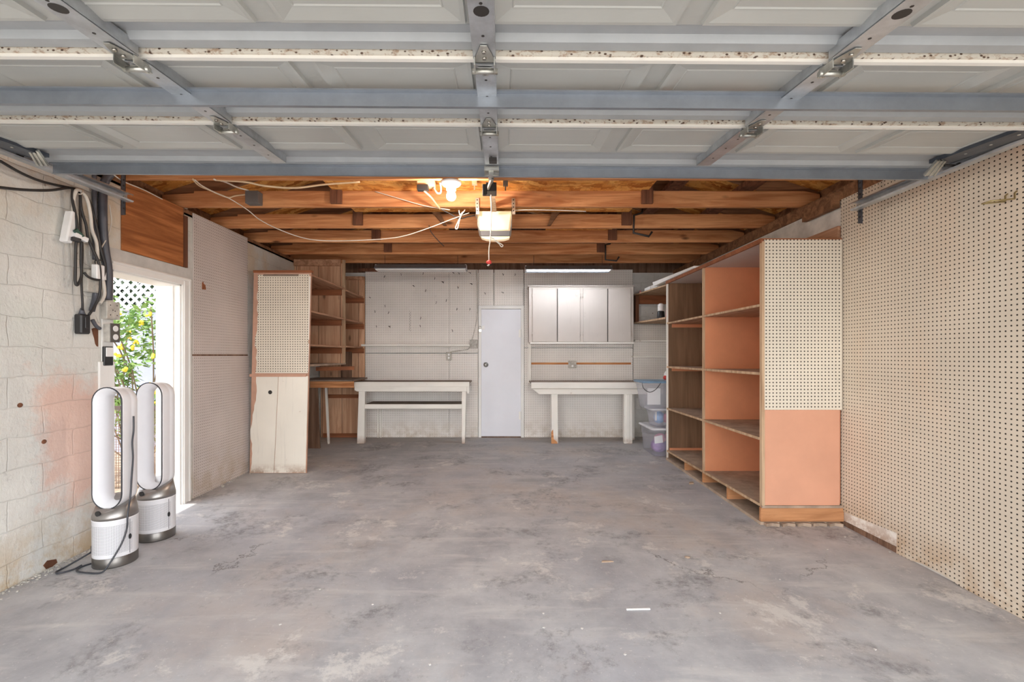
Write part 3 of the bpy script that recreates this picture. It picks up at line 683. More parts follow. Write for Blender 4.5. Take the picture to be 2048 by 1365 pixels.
zt=lambda y:2.223+(y-5.64)*.042
for k,(y0,y1,h,x0,l) in enumerate([(6.35,6.6,.05,2.06,'white flat box, farther of two on the top corner shelf'),(5.95,6.3,.055,2.05,'white flat box, nearer of two on the top corner shelf')]):
    o=MB().box(x0,x0+.2,y0,y1,zt(y1)+.001,zt(y1)+h).build('flat_box',M['paper'],org=(x0,y0,zt(y0)),bev=.003); tag(o,l,'box')
o=MB().cyl((2.06,6.8,zt(6.8)+.002),(2.06,6.8,zt(6.8)+.04),.012).build('jar',M['redpink'],org=(2.06,6.8,2.27)); tag(o,'tiny pinkish jar at the far end of the top corner shelf','jar')

# ================================================================== TALL SHELVING ON THE RIGHT
X0,X1,Y0,Y1,ZT=2.015,2.65,3.545,5.60,2.25
s=thing('tall_shelving',(2.33,4.5,fz(4.5)),'tall open wooden shelving with salmon painted sides on the right wall','shelving')
MB().box(X0+.004,X1-.02,Y0,Y0+.02,.14,ZT-.01).build('end_panel',M['orange2'],s,bev=.002)
MB().box(X0,X0+.022,Y0-.012,Y0+.022,.17,ZT-.02).build('front_edge',M['edge'],s)
o=MB().box(X0+.02,X1-.014,Y0-.014,Y0-.003,.921,ZT-.006).build('pegboard_face',M['peg_end'],s); o['label']='ivory pegboard face'
MB().box(X0-.012,X1-.012,Y0-.012,Y0+.02,ZT-.006,ZT+.004).build('top_lip',M['cleat'],s)
ym=4.57
MB().box(X0+.018,X1-.01,ym,ym+.02,.18,ZT-.02).build('divider',M['orange'],s); MB().box(X0,X0+.018,ym-.002,ym+.022,.18,ZT-.02).build('divider_edge',M['edge'],s)
MB().box(X0+.018,X1-.01,Y1-.02,Y1,.06,ZT-.02).build('far_panel',M['brownboard'],s); MB().box(X0,X0+.018,Y1-.022,Y1,.06,ZT-.02).build('far_edge',M['cream'],s)
MB().box(X1-.01,X1,Y0+.02,Y1,.18,ZT-.02).build('back_panel',M['orange'],s)
MB().box(X0+.01,X1,Y0+.02,Y1,ZT-.022,ZT-.002).build('top_board',M['cabpaint'],s)
MB().box(X0-.008,X0+.01,Y0-.01,Y1,ZT-.03,ZT+.004).build('fascia',M['orange2'] if False else M['cleat'],s)
for z,zz in ((1.745,.018),(1.21,.02),(.70,.02),(.182,.02)):
    for a,e in ((Y0+.02,ym),(ym+.02,Y1-.02)):
        sh=MB().box(X0+.006,X1-.01,a,e,z-zz,z).build('shelf',M['dustwood'] if z<1.5 else M['shelfwood'],s); MB().box(X0-.001,X0+.006,a,e,z-zz,z+.001).build('nosing',M['edge'],sh)
for z in (1.745,1.21): 
    MB().box(X0+.06,X1-.02,Y1-.04,Y1-.02,z-.06,z-.02).build('cleat',M['orange'],s)
MB().box(X0+.03,X1-.02,Y1-.04,Y1-.02,.183,.21).build('cleat',M['orange'],s)
# plinth
MB().box(X0-.008,X1+.002,Y0-.014,Y0+.015,.052,.158).build('plinth_board',M['plinth'],s,bev=.003); MB().box(X0,X1,Y0-.016,Y0+.0,.158,.176).build('plinth_cap',M['dustwood'],s)
MB().prism([(Y0-.0,fz(Y0)),(Y1,fz(Y1)),(Y1,fz(Y1)+.028),(Y0,fz(Y0)+.024)],'x',X0-.005,X1-.02).build('bottom_board',M['dustwood'],s)
for y in (4.07,4.57,5.02): MB().box(X0,X1-.02,y,y+.022,fz(y)+.026,.163).build('plinth_block',M['plinth'],s)
random.seed(11)
for k in range(5):
    x=X0+.02+.122*k; MB().prism([(x,Y0-.03-random.uniform(0,.02)),(x+.05,Y0-.022),(x+.1,Y0-.03-random.uniform(0,.02)),(x+.1,Y0+.005),(x,Y0+.005)],'z',fz(Y0)-.003,fz(Y0)+.022).build('rotten_slat',M['dustwood'],s)
# white carton on its top
o=MB().prism([(4.72,ZT+.004),(5.98,ZT+.004),(6.03,ZT+.062),(4.72,ZT+.024)],'x',X0-.03,X0+.2).build('cardboard_sheet',M['paper'],org=(X0,5.3,ZT),bev=.003); tag(o,'long white folded cardboard lying on top of the tall shelving','cardboard')
# ================================================================== PLASTIC TUBS
def tub(name,x0,x1,y0,y1,z0,z1,label,lid,taper=.025):
    t=thing(name,((x0+x1)/2,(y0+y1)/2,z0),label,'tub','stacked plastic storage tubs')
    def loop(z,k,w):
        a=taper*(1-k)-w; r=.035; L=[]
        for cx_,cy_,a0 in ((x1-a-r,y1-a-r,0),(x0+a+r,y1-a-r,PI/2),(x0+a+r,y0+a+r,PI),(x1-a-r,y0+a+r,1.5*PI)):
            for q in range(5): L.append(Vector((cx_+r*math.cos(a0+q*PI/8),cy_+r*math.sin(a0+q*PI/8),z)))
        return L
    MB().rings([loop(z0,0,0),loop(z0+(z1-z0)*.6,.6,0),loop(z1-.03,1,0),loop(z1-.03,1,.008),loop(z1,1,.008)],cap0=True,cap1=False).build('body',M['tub'],t)
    MB().rings([loop(z1-.004,1,.012),loop(z1-.004,1,.024),loop(z1+.012,1,.026),loop(z1+.022,1,.012),loop(z1+.016,1,-.03)]).build('lid',M[lid],t)
    return t
z0=fz(5.9)+.004
t=tub('storage_tub',1.895,2.40,5.73,6.25,z0,.405,'bottom clear tub of purple and pink things, frosted lid, on the floor','lidwhite')
MB().ball((2.04,5.93,.175),.10,12,8,(1.1,.9,.95)).build('contents',M['purple'],t); MB().ball((2.03,5.85,.28),.07,12,8,(1.2,.7,.9)).ball((2.17,5.9,.3),.06).build('contents',M['pinkstuff'],t)
MB().prism([(1.935,.22),(2.04,.235),(2.03,.33),(1.93,.31)],'y',5.78,5.783).build('paper_slip',M['paper'],t)
t=tub('storage_tub',1.92,2.40,5.82,6.09,.43,.645,'middle clear tub of blue and red things in the stack','lidwhite')
MB().ball((2.04,5.93,.535),.08,12,8,(.9,.8,1)).build('contents',M['bluestuff'],t); MB().ball((2.13,5.9,.53),.06).build('contents',M['pinkstuff'],t); MB().box(1.975,1.995,5.88,5.9,.5,.61).build('contents',M['paper'],t)
t=tub('storage_tub',1.775,2.40,5.70,6.08,.668,1.0,'top clear tub with a blue lid and a sheet of paper inside','lidblue',.04)
MB().box(1.835,2.0,5.762,5.766,.72,.925).build('paper_sheet',M['paper'],t)
MB().tube([P(1284,764,5.85),P(1287,777,5.74),P(1299,785,5.675),P(1312,779,5.67),P(1323,764,5.68)],.004).build('handle',M['cordb'],t)
t=thing('bag',(2.15,6.0,1.024),'small crumpled white and red bag on the blue tub lid','bag')
MB().ball((2.19,6.0,1.085),.065,12,9,(.9,.9,1)).build('body',M['paper'],t); MB().ball((2.14,5.98,1.05),.028,9,7,(1,1,1.1)).build('corner',M['red'],t)
# ================================================================== OVERHEAD GARAGE DOOR
def D(u,v,w): return (u-.07, v, 2.228+.08*v-.0068*u-w)      # across the door, inward, hanging down
gd=thing('garage_door',D(0,1.5,0),'open sectional garage door overhead, pale panels with steel stiles and struts','garage door')
def DM(): return MB(T=D)
joints=[.45,.97,1.478,1.983,2.60]; HW=2.50
for k in range(4):
    v0,v1=joints[k],joints[k+1]
    mb=DM(); pv1=v1-(.12 if k<3 else .23); e=v1 if k<3 else v1-.03
    prof=[(v0+.002,-.03),(v1-.002,-.03),(v1-.002,.010),(v1-.045,.010),(v1-.06,-.010),(v1-.105,-.006),(v1-.12,0.0),(v0+.002,0.0)]
    if k==3: prof=[(v0+.002,-.03),(v1,-.03),(v1,.012),(v1-.055,.010),(v1-.075,-.010),(v1-.15,-.008),(v1-.20,0.0),(v0+.002,0.0)]
    cut=prof[6][0]
    rl=DM(); q=[(cut,-.03)]+prof[1:7]; n=len(q); rl.add([(-HW,a,b) for a,b in q]+[(HW,a,b) for a,b in q],[tuple(range(n)),tuple(range(n,2*n))]+[(i,(i+1)%n,n+(i+1)%n,n+i) for i in range(n)])
    prof=[(v0+.002,-.03),(cut,-.03),(cut,0.0),(v0+.002,0.0)]
    n=len(prof); mb.add([(-HW,a,b) for a,b in prof]+[(HW,a,b) for a,b in prof],[tuple(range(n)),tuple(range(n,2*n))]+[(i,(i+1)%n,n+(i+1)%n,n+i) for i in range(n)])
    for j in range(8):
        c0=-2.17+.62*j; a,b=c0-.275,c0+.275; p0=v0+.055; p1=pv1-.012
        def L(i,w): return [(a+i,p0+i,w),(b-i,p0+i,w),(b-i,p1-i,w),(a+i,p1-i,w)]
        mb.rings([L(0,-.001),L(.004,.013),L(.016,.013),L(.062,.003),L(.066,.0055),L(.070,.002)],cap0=False,smooth=False)
    sec=mb.build('panel_section',M['skin'],gd); rl.build('section_rail',M['railgrey'],sec)
    if k>0:
        h=DM(); h.box(-HW,HW,v0+.003,v0+.02,-.02,.023); h.build('hem_rail',M['hem'],sec)
        h=DM(); h.box(-HW,HW,v0+.012,v0+.03,.022,.033); h.build('hem_lip',M['cream'],sec)
# peeled patch
pp=[(a_+.192,b_+.022) for a_,b_ in ((-1.005,1.283),(-.99,1.268),(-.95,1.272),(-.91,1.266),(-.898,1.28),(-.91,1.295),(-.96,1.302),(-.99,1.303))]
mb=DM(); n=len(pp); mb.add([(a-.05,b,.0035) for a,b in pp]+[(a-.05,b,.001) for a,b in pp],[tuple(range(n)),tuple(range(n,2*n))]+[(i,(i+1)%n,n+(i+1)%n,n+i) for i in range(n)]); mb.build('bare_patch',M['skinpatch'],gd)
SU=[-1.14,0.012,1.158]
for k in range(4):
    v0,v1=joints[k]+.02,joints[k+1]-.01
    if k==3: v1=2.47
    for q,u in enumerate(SU):
        hw=.036; m=DM(); m.box(u-hw,u+hw,v0,v1,.040,.044); m.box(u-hw,u-hw+.003,v0,v1,0,.042); m.box(u+hw-.003,u+hw,v0,v1,0,.042)
        st=m.build('stile',M['galvy'],gd)
        hs=DM()
        for vv in (v0+.10,(v0+v1)/2-.02,v1-.12): hs.cyl((u,vv,.0435),(u,vv,.0448),.005,n=8)
        if k==1: hs.cyl((u,v0+.25,.0435),(u,v0+.25,.0448),.022,n=16)
        hs.build('punched_hole',M['iron'],st)
    for s in (-1,1):
        m=DM(); u=s*(HW-.05); m.box(u-.06,u+.055,v0-.01,v1+.005,.0,.022); m.box(u+s*.05-.003,u+s*.05+.003,v0,v1,-.03,.024); es=m.build('end_stile',M['darksteel'],gd)
        hs=DM()
        for vv in (v0+.08,v0+.2,v0+.32,v0+.44): hs.cyl((u-s*.015,vv,.021),(u-s*.015,vv,.025),.006,n=8)
        hs.build('rivet',M['zinc'],es)
def hinge(u,v,name='hinge'):
    m=MB(T=lambda a,b,w:D(u+(a-u)*.84,v+(b-v)*.84,.044+(w-.044)*.84))
    m.add([(u-.042,v-.005,.047),(u+.042,v-.005,.047),(u+.012,v-.105,.047),(u-.012,v-.105,.047),(u-.042,v-.005,.050),(u+.042,v-.005,.050),(u+.012,v-.105,.050),(u-.012,v-.105,.050)],[(0,1,2,3),(7,6,5,4),(0,4,5,1),(1,5,6,2),(2,6,7,3),(3,7,4,0)])
    for s in (-1,1): m.box(u+s*.038-.002,u+s*.038+.002,v-.03,v+.045,.045,.078)
    m.add([(u-.03,v+.04,.047),(u+.03,v+.04,.047),(u+.010,v+.10,.047),(u-.010,v+.10,.047),(u-.03,v+.04,.050),(u+.03,v+.04,.050),(u+.010,v+.10,.050),(u-.010,v+.10,.050)],[(0,1,2,3),(7,6,5,4),(0,4,5,1),(1,5,6,2),(2,6,7,3),(3,7,4,0)])
    h=m.build(name,M['zinc'],gd)
    p=MB(T=m.T); p.cyl((u-.05,v+.032,.068),(u+.05,v+.032,.068),.011); p.build('hinge_pin',M['zinc'],h)
    b=MB(T=m.T)
    for dv in (-.07,-.03,.075): b.cyl((u,v+dv,.049),(u,v+dv,.057),.008,n=6)
    b.build('bolt',M['chrome'],h)
for v in joints[1:4]:
    for u in SU: hinge(u,v)
# horizontal struts
def strut(v,w0,w1):
    m=DM(); m.box(-HW,HW,v,v+.003,w0,w1); m.box(-HW,HW,v,v+.012,w1-.003,w1); m.box(-HW,HW,v-.022,v,w0-.002,w0+.004); m.box(-HW,HW,v-.006,v,w1-.003,w1); return m.build('strut',M['galv'],gd)
strut(1.715,.030,.086)
strut(2.60,.014,.070)
# roller brackets at the inner corners
for s in (-1,1):
    u=s*2.49
    cs=[(58,303,2.40),(77,301,2.40),(98,331,2.47),(74,331,2.47)] if s<0 else [(1892,321,2.40),(1873,321,2.40),(1846,351,2.47),(1870,351,2.47)]
    q=[P(*c) for c in cs]; nn=(q[1]-q[0]).cross(q[3]-q[0]).normalized()*.004
    m=MB().add([p for p in q]+[p+nn for p in q],[(0,1,2,3),(7,6,5,4),(0,4,5,1),(1,5,6,2),(2,6,7,3),(3,7,4,0)])
    for t0 in (.12,.5,.88): m.beam(q[0].lerp(q[1],t0),q[3].lerp(q[2],t0),.010,.016,up=nn)
    br=m.build('roller_bracket',M['zinc'],gd)
    wr=.0 if s<0 else .026; r=DM(); r.cyl((u,2.49,wr),(u+s*.09,2.49,wr),.006); r.cyl((u+s*.072,2.49,wr),(u+s*.09,2.49,wr),.016); r.build('roller',M['iron'],br)
    for v in joints[1:4]:
        m=DM(); m.box(u-.02,u+.03,v-.06,v+.06,.022,.027); m.box(u-.02,u+.03,v-.03,v+.03,.027,.055); h=m.build('end_hinge',M['zinc'],gd)
        r=DM(); r.cyl((u,v,wr),(u+s*.09,v,wr),.006); r.cyl((u+s*.072,v,wr),(u+s*.09,v,wr),.016); r.build('roller',M['iron'],h)
m=DM(); m.box(-.03,.05,2.49,2.56,.044,.07); m.box(-.005,.02,2.50,2.60,.07,.09); m.cyl((-.03,2.54,.08),(.05,2.54,.08),.006); cbk=m.build('arm_bracket',M['zinc'],gd)
m=DM(); m.box(.0,.04,2.36,2.41,.044,.062); m.build('bracket_block',M['iron'],gd)
# tracks
def track(X,s,za,zb,label):
    t=thing('door_track',(X,3.0,za),label,'track','garage door tracks')
    # C section opening towards the door
    pts=[(3.21,zb)]+[(3.21-.35*k,zb+(za-zb)*(k/6)) for k in range(1,7)]
    y=pts[-1][0]; z=pts[-1][1]
    for k in range(1,9):
        a=k/8*PI/2; pts.append((y-.38*math.sin(a),z-.38*(1-math.cos(a))))
    pts.append((pts[-1][0],.05))
    prof=[(0,-.028),(0,.028),(-s*.045,.028),(-s*.05,.018),(-s*.047,.018),(-s*.043,.025),(-s*.003,.025),(-s*.003,-.025),(-s*.043,-.025),(-s*.047,-.018),(-s*.05,-.018),(-s*.045,-.028)]
    loops=[]
    for i,(yy,zz) in enumerate(pts):
        a=pts[max(i-1,0)]; b=pts[min(i+1,len(pts)-1)]
        d=Vector((0,b[0]-a[0],b[1]-a[1])).normalized(); nrm=Vector((0,-d.z,d.y))*-1
        if i<7: nrm=Vector((0,0,1))
        loops.append([Vector((X+p,yy,zz))+(nrm if nrm.z>=0 and i<7 else Vector((0,-d.z,d.y)) )*q for p,q in prof])
    MB().rings(loops,smooth=False).build('rail',M['galvy'],t)
    MB().box(X,X+s*.004,3.165,3.20,zb-.12,2.655).box(X,X+s*.03,3.196,3.20,zb-.12,2.655).build('hanger',M['darksteel'],t)
    m=MB()
    for k in range(8): m.cyl((X-s*.002,3.182,zb-.08+k*.04),(X+s*.001,3.182,zb-.08+k*.04),.007,n=8)
    m.build('punched_hole',M['iron'],t)
    MB().cyl((X-s*.012,3.182,zb),(X-s*.003,3.182,zb),.009,n=6).build('bolt',M['zinc'],t)
track(2.50,1,2.382,2.392,'galvanised door track along the right pegboard wall')
track(-2.65,-1,2.41,2.452,'galvanised door track along the left block wall, over the cords')

# ================================================================== OPENER, BULB, WIRING
op=thing('garage_door_opener',(-.1,4.1,2.5),'square ceiling garage door opener with glowing white light lens','opener')
ya=4.06
def O(px,py,y=ya): return ((px-VX)*y/F, CH-(py-VY)*y/F)
m=MB(); T=[O(953,421),O(1025,421),O(1020,461),O(961,461)]
m.prism([(-.20,2.47),(.06,2.47),(.085,2.52),(.088,2.635),(-.23,2.635),(-.228,2.52)],'y',ya+.06,ya+.40); m.build('housing',M['boxgrey'],op,bev=.01)
def loopO(pts,y): return [Vector((x,y,z)) for x,z in pts]
a=[O(953,421),O(1025,421),O(1020,461.5),O(960,461.5)]
cxx=sum(p[0] for p in a)/4; czz=sum(p[1] for p in a)/4
sh=lambda k:[(cxx+(x-cxx)*k,czz+(z-czz)*k) for x,z in a]
MB().rings([loopO(a,ya+.06),loopO(sh(.985),ya+.02),loopO(sh(.9),ya)],cap0=False,smooth=False).build('light_lens',M['lens'],op)
g1=[O(960,462),O(1020,462),O(1019,472.5),O(962,472.5)]
MB().prism(g1,'y',ya-.004,ya+.06).build('control_band',plain('opener_grey_band',(92,93,98),.6),op,bev=.002)
g2=[O(962,473),O(1019.5,473),O(1018,476),O(1008,479),O(990,480),O(972,478.5),O(963,475)]
MB().prism(g2,'y',ya+.004,ya+.07).build('bottom_lens',M['lens'],op)
for px in (955.5,1026.5):
    x=O(px,0)[0]; mb=MB().box(x-.016,x+.016,3.985,3.99,O(0,434)[1],O(0,402)[1]).box(x-.016,x-.012,3.985,4.12,O(0,434)[1],O(0,420)[1]); st=mb.build('strap',M['zinc'],op)
    h=MB()
    for py in (406,413,420,427): h.cyl((x,3.983,O(0,py)[1]),(x,3.9855,O(0,py)[1]),.006,n=8)
    h.build('punched_hole',M['iron'],st)
rail=MB().beam((-.085,4.15,2.665),(-.085,2.0,2.60),.035,.03); rail.build('rail',M['zinc'],op)
MB().beam((-.075,3.95,2.60),(-.085,3.48,2.62),.045,.018).build('rail_board',M['edge'],op)
tr=MB().box(-.125,-.045,3.40,3.52,2.575,2.64).box(-.15,-.115,3.38,3.42,2.54,2.62).build('trolley',M['iron'],op,bev=.004)
MB().beam((-.11,3.42,2.60),(-.055,2.56,2.35),.012,.028).build('arm',M['iron'],op)
rp=thing('release_cord',(-.09,3.45,2.1),'white release cord with a red handle hanging below the opener trolley','cord')
q=lambda px,py:P(px,py,3.45)
MB().tube([q(982,390),q(982.5,430),q(981,474),q(978,500),q(978,523)],.004).build('rope',M['cordw'],rp)
MB().tube([q(981,476),q(987,478),q(993,483),q(1000,487),q(1006,491),q(1003,494),q(998,488),q(988,480)],.0035).build('loop',M['cordw'],rp)
p=q(978,524); MB().lathe(p,[(.006,.012),(.018,.006),(.022,-.004),(.018,-.014),(.006,-.018)],12,(0,0,1)).build('handle',M['red'],rp)
MB().tube([p,p+Vector((0,0,-.02)),p+Vector((-.012,0,-.03))],.006).build('knot',M['cordw'],rp)
# bare bulb
bl=thing('bare_bulb_light',(-.385,3.43,2.7),'bare glowing bulb in a white porcelain holder on the first joist','lamp')
bx,by=-.388,3.44
MB().box(bx-.07,bx+.06,by-.06,by+.045,2.655,2.725).build('junction_box',M['zinc'],bl,bev=.003); MB().box(bx+.06,bx+.11,by-.055,by-.04,2.665,2.70).build('mounting_tab',M['zinc'],bl)
MB().lathe((bx,by,2.655),[(.078,0),(.08,-.008),(.062,-.026),(.038,-.034),(.036,-.062),(.032,-.066)][::1],24).build('holder',M['whitep'],bl)
MB().lathe((bx,by,2.59),[(.024,0),(.026,-.012),(.028,-.02)],20).build('bulb_neck',M['whitep'],bl)
MB().lathe((bx,by,2.572),[(.028,.004),(.034,-.014),(.035,-.028),(.030,-.045),(.017,-.055),(.001,-.058)],20).build('bulb',M['bulb'],bl)
# junction box and adapter on the joists
o=MB().box((495-VX)*3.97/F,(521-VX)*3.97/F,3.93,4.008,CH+(VY-408)*3.95/F,CH+(VY-383)*3.95/F).build('junction_box',M['greyp'],org=(-2.15,3.97,2.7),bev=.003); o.data.materials[0]=plain('dark_box_grey',(96,92,90),.6); tag(o,'dark grey junction box on the second ceiling joist','box')
ad=thing('transformer',P(852,375,3.7),'small black and cream transformer hung under the strand board beside the bulb','transformer')
p=P(853,373,3.7); MB().box(p.x-.075,p.x+.07,3.68,3.74,p.z-.005,p.z+.04).build('bracket',M['cordtan'],ad,bev=.003)
MB().box(p.x-.07,p.x+.02,3.65,3.70,p.z-.045,p.z).build('body',M['blackp'],ad,bev=.004)
MB().tube([P(868,376,3.7),P(874,386,3.68),P(881,386,3.68),P(882,376,3.68),P(880,366,3.68)],.007).build('cord',M['cordw'],ad)
def cable(pts,r,mat,label,cat='cable',name='cable'):
    o=MB().tube(pts,r).build(name,M[mat],org=pts[0]); return tag(o,label,cat)
cable([P(390,360,3.34),P(405,372,3.5),P(430,385,3.7),P(460,398,3.9),P(495,420,3.96),P(520,440,3.98),P(560,460,3.98),P(610,477,3.97),P(660,482,3.96),P(740,480,3.96),P(800,474,3.95),P(850,459,3.95),P(900,440,3.97),P(938,426,4.02)],.0038,'cordw','thin white cable sagging in a long curve below the joists to the opener')
cable([P(386,359,3.34),P(398,371,3.5),P(420,381,3.75),P(455,395,3.92),P(470,392,3.95),P(493,389,3.96)],.007,'cordtan','tan cable bending up into the dark junction box')
cable([P(428,359,3.36),P(450,364,3.6),P(475,375,3.85),P(497,381,3.96)],.006,'cordw','white cable entering the dark junction box from above')
cable([P(430,360,3.40),P(490,364,3.45),P(530,372,3.5),P(590,376,3.55),P(650,369,3.6),P(720,364,3.65)],.008,'cordtan','thick tan cable draped between first and second joists')
cable([P(440,343,3.33),P(490,347,3.35),P(540,346,3.36),P(640,350,3.36),P(715,346,3.36)],.006,'cordtan','tan cable along the first joist face, half behind the door strut')
cable([P(750,383,3.99),P(800,398,3.98),P(850,412,3.97),P(900,420,3.97)],.0035,'cordw','hair thin white wire slanting across the second joist')
cable([P(848,382,3.68),P(862,395,3.75),P(872,408,3.85),P(880,418,3.95)],.008,'cordtan','pale cord end slanting down from the small transformer')
cable([P(880,418,3.96),P(897,426,3.98),P(918,437,4.0),P(935,434,4.04),P(950,431,4.10)],.005,'cordb','black cord from transformer cord to the opener')
cable([P(918,421,3.98),P(920,430,3.97),P(926,424,3.98),P(919,438,3.96),P(913,450,3.96),P(911,457,3.96),P(915,457,3.96),P(918,445,3.96),P(922,432,3.97),P(930,420,3.98)],.005,'cordw','bundle of coiled white wire beside the opener')
cable([P(858,451,4.6),P(862,464,4.6),P(875,480,4.62),P(888,493,4.65)],.004,'iron','thin dark stray wire hanging before the fourth joist')
cable([P(1172,423,3.98),P(1120,421,3.98),P(1060,420,3.98),P(1024,421,4.05)],.004,'cordw','thin white wire along bottom of second joist, right of the opener')
cable([P(215,339,3.05),P(245,362,3.2),P(290,381,3.5),P(345,409,3.95),P(375,418,4.1)],.004,'cordw','thin white wire running along the top of left wall')
cable([P(954,519,6.5),P(965,528,6.5),P(975,531,6.5),P(985,530,6.5)],.004,'cordb','short dark wire hanging under the last joist')
# big hooks hanging from the joists
for pts,lab in (([P(1285,420,4.64),P(1284,426,4.62),P(1268,431,4.6),P(1267,466,4.6),P(1298,473,4.6),P(1304,464,4.6)],'large dark storage hook hung from the third joist'),([P(1221,484,5.86),P(1220,488,5.85),P(1211,490,5.84),P(1211,520,5.84),P(1233,522,5.84),P(1238,514,5.84)],'smaller looking dark storage hook hung from the fifth joist')):
    o=MB().tube(pts,.0115,8,3,curve=False).build('storage_hook',M['iron'],org=pts[0]); tag(o,lab,'hook','storage hooks on the joists')
# wire double hook on right pegboard
m=MB(); a=[WR(1963,374,.02),WR(1972,372,.03),WR(2002,379,.16),WR(2010,366,.17)]; 
y=2.36;z=2.15;X=XR-.016

for d in (-.022,.022): m.tube([(X,y+d,z+.04),(X-.012,y+d,z+.03),(X-.012,y+d,z),(X-.135,y+d,z-.012)],.004,6,1,False)
m.tube([(X-.135,y-.022,z-.012),(X-.135,y+.022,z-.012)],.004,6,1,False); m.tube([(X-.05,y-.022,z-.004),(X-.05,y+.022,z-.004)],.004,6,1,False)
tag(m.build('double_hook',M['brass'],org=(X,y,z)),'double wire hook on the right cream pegboard below the track','hook')

# ================================================================== LEFT WALL ELECTRICS
def wbox(name,y0,y1,off,z0,z1,label,mat,cat,b=.004):
    t=thing(name,(XL,(y0+y1)/2,z0),label,cat); MB().box(XL,XL+off,y0,y1,z0,z1).build('box',M[mat],t,bev=b); return t
t=wbox('electrical_box',3.205,3.318,.048,1.602,1.728,'grey painted electrical box with a blank plate, on doorway edge below thick conduit','boxgrey','electrical box')
m=MB()
for dy,dz in ((.03,.1),(.085,.1),(.03,.03),(.085,.03),(.05,.065),(.068,.06)): m.cyl((XL+.047,3.205+dy,1.602+dz),(XL+.0495,3.205+dy,1.602+dz),.004,n=8)
m.build('screw_hole',M['iron'],t)
t=wbox('wall_outlet',3.221,3.287,.060,1.44,1.568,'dark plated double outlet mounted on doorway edge','boxgrey','outlet')
MB().box(XL+.06,XL+.066,3.215,3.295,1.437,1.572).build('cover_plate',plain('dark_plate',(86,82,78),.5),t,bev=.002)
for z in (1.475,1.535): MB().cyl((XL+.065,3.255,z),(XL+.070,3.255,z),.021).build('receptacle',M['whitep'],t)
t=wbox('light_switch',3.212,3.288,.024,1.271,1.408,'black light switch box with white rocker, lowest on doorway edge','blackp','switch')
MB().box(XL+.024,XL+.031,3.222,3.282,1.335,1.40).build('rocker',M['whitep'],t,bev=.002)
t=wbox('wall_outlet',3.065,3.18,.041,1.775,1.925,'white painted wall outlet under the white adapter','boxgrey','outlet')
for z in (1.81,): MB().cyl((XL+.04,3.13,z),(XL+.045,3.13,z),.02).build('receptacle',M['boxgrey'],t)
t=thing('power_adapter',(XL+.06,3.11,1.90),'white power adapter plugged in below the hanging cords','adapter')
MB().box(XL+.042,XL+.085,3.085,3.15,1.86,1.965).build('body',M['whitep'],t,bev=.006); MB().box(XL+.042,XL+.07,3.15,3.175,1.87,1.955).build('plug_side',M['whitep'],t)
MB().tube([(XL+.06,3.10,1.965),(XL+.06,3.10,1.99),(XL+.07,3.13,2.0),(XL+.06,3.18,1.995)],.004).build('lead',M['cordb'],t)
t=wbox('transformer',3.005,3.078,.052,1.487,1.618,'black boxy transformer low on the block wall beside the doorway','blackp','transformer',.008)
MB().box(XL+.052,XL+.058,3.03,3.062,1.525,1.60).build('raised_panel',M['blackp'],t,bev=.005)
MB().cyl((XL+.03,3.035,1.618),(XL+.03,3.035,1.66),.02,.008).build('strain_relief',M['conduit'],t)
cable([WL(185,640,.03),WL(192,652,.03),WL(200,658,.03)],.012,'conduit','short grey hose from black transformer to the dark outlet')
cable([WL(192,585,.02),WL(190,600,.02),WL(184,622,.03)],.018,'conduit','short grey conduit between white outlet and black transformer')
cable([WL(189,340,.03),WL(189,400,.02),WL(190,460,.02),WL(190,520,.02)],.014,'conduit','thinner grey conduit running down the wall behind the cords','conduit','conduit')
cable([WL(236,335,.10),WL(224,346,.06),WL(211,362,.04),WL(206,385,.03),WL(206,450,.03),WL(210,500,.03),WL(216,540,.03),WL(216,600,.03)],.027,'conduit','thick grey conduit curving down to the blank electrical box','conduit','conduit')
cable([WL(0,322,.10),WL(40,345,.08),WL(80,362,.06),WL(120,372,.05),WL(150,378,.05),WL(160,384,.04)],.008,'cordb','upper of two black cables entering along the left wall')
cable([WL(-30,371,.08),WL(0,375,.08),WL(50,380,.07),WL(100,381,.06),WL(140,376,.05),WL(158,382,.05),WL(175,396,.05),WL(190,440,.06),WL(202,500,.07),WL(210,530,.07),WL(207,552,.07),WL(196,560,.08),WL(178,555,.08),WL(168,545,.07)],.008,'cordb','lower black cable along left wall, ending in a hanging loop')
cable([WL(146,378,.06),WL(145,400,.06),WL(151,430,.07),WL(155,460,.08),WL(152,490,.07),WL(151,540,.06),WL(151,565,.06),WL(155,570,.06),WL(163,552,.06),WL(162,520,.06),WL(163,480,.07)],.0085,'cordb','black cord looping down beside the white power strip')
cable([WL(160,385,.05),WL(163,420,.06),WL(172,450,.06),WL(176,475,.06),WL(186,500,.07),WL(198,528,.08),WL(201,560,.08),WL(199,590,.07),WL(190,612,.06),WL(178,630,.06)],.0085,'cordb','long black cord hanging in front of white adapter down to transformer')
cable([WL(160,388,.05),WL(161,450,.06),WL(165,500,.05),WL(163,560,.05),WL(165,605,.05),WL(165,620,.04)],.007,'cordb','straight black cord dropping onto top of black transformer')
cable([WL(147,425,.05),WL(147,400,.06),WL(152,382,.07),WL(162,382,.07),WL(174,398,.06),WL(181,430,.06),WL(184,460,.06),WL(193,485,.06),WL(196,520,.06),WL(206,560,.05),WL(209,590,.04),WL(200,607,.04)],.011,'cordw','thick white cord looped over from the white power strip')
cable([WL(155,388,.06),WL(163,388,.09),WL(167,380,.07)],.004,'cordw','short white tie around the cords')
cable([WL(219,410,.03),WL(223,440,.03),WL(220,460,.04),WL(212,480,.05),WL(200,500,.06)],.004,'cordw','thin white wire bowing beside the thick conduit')
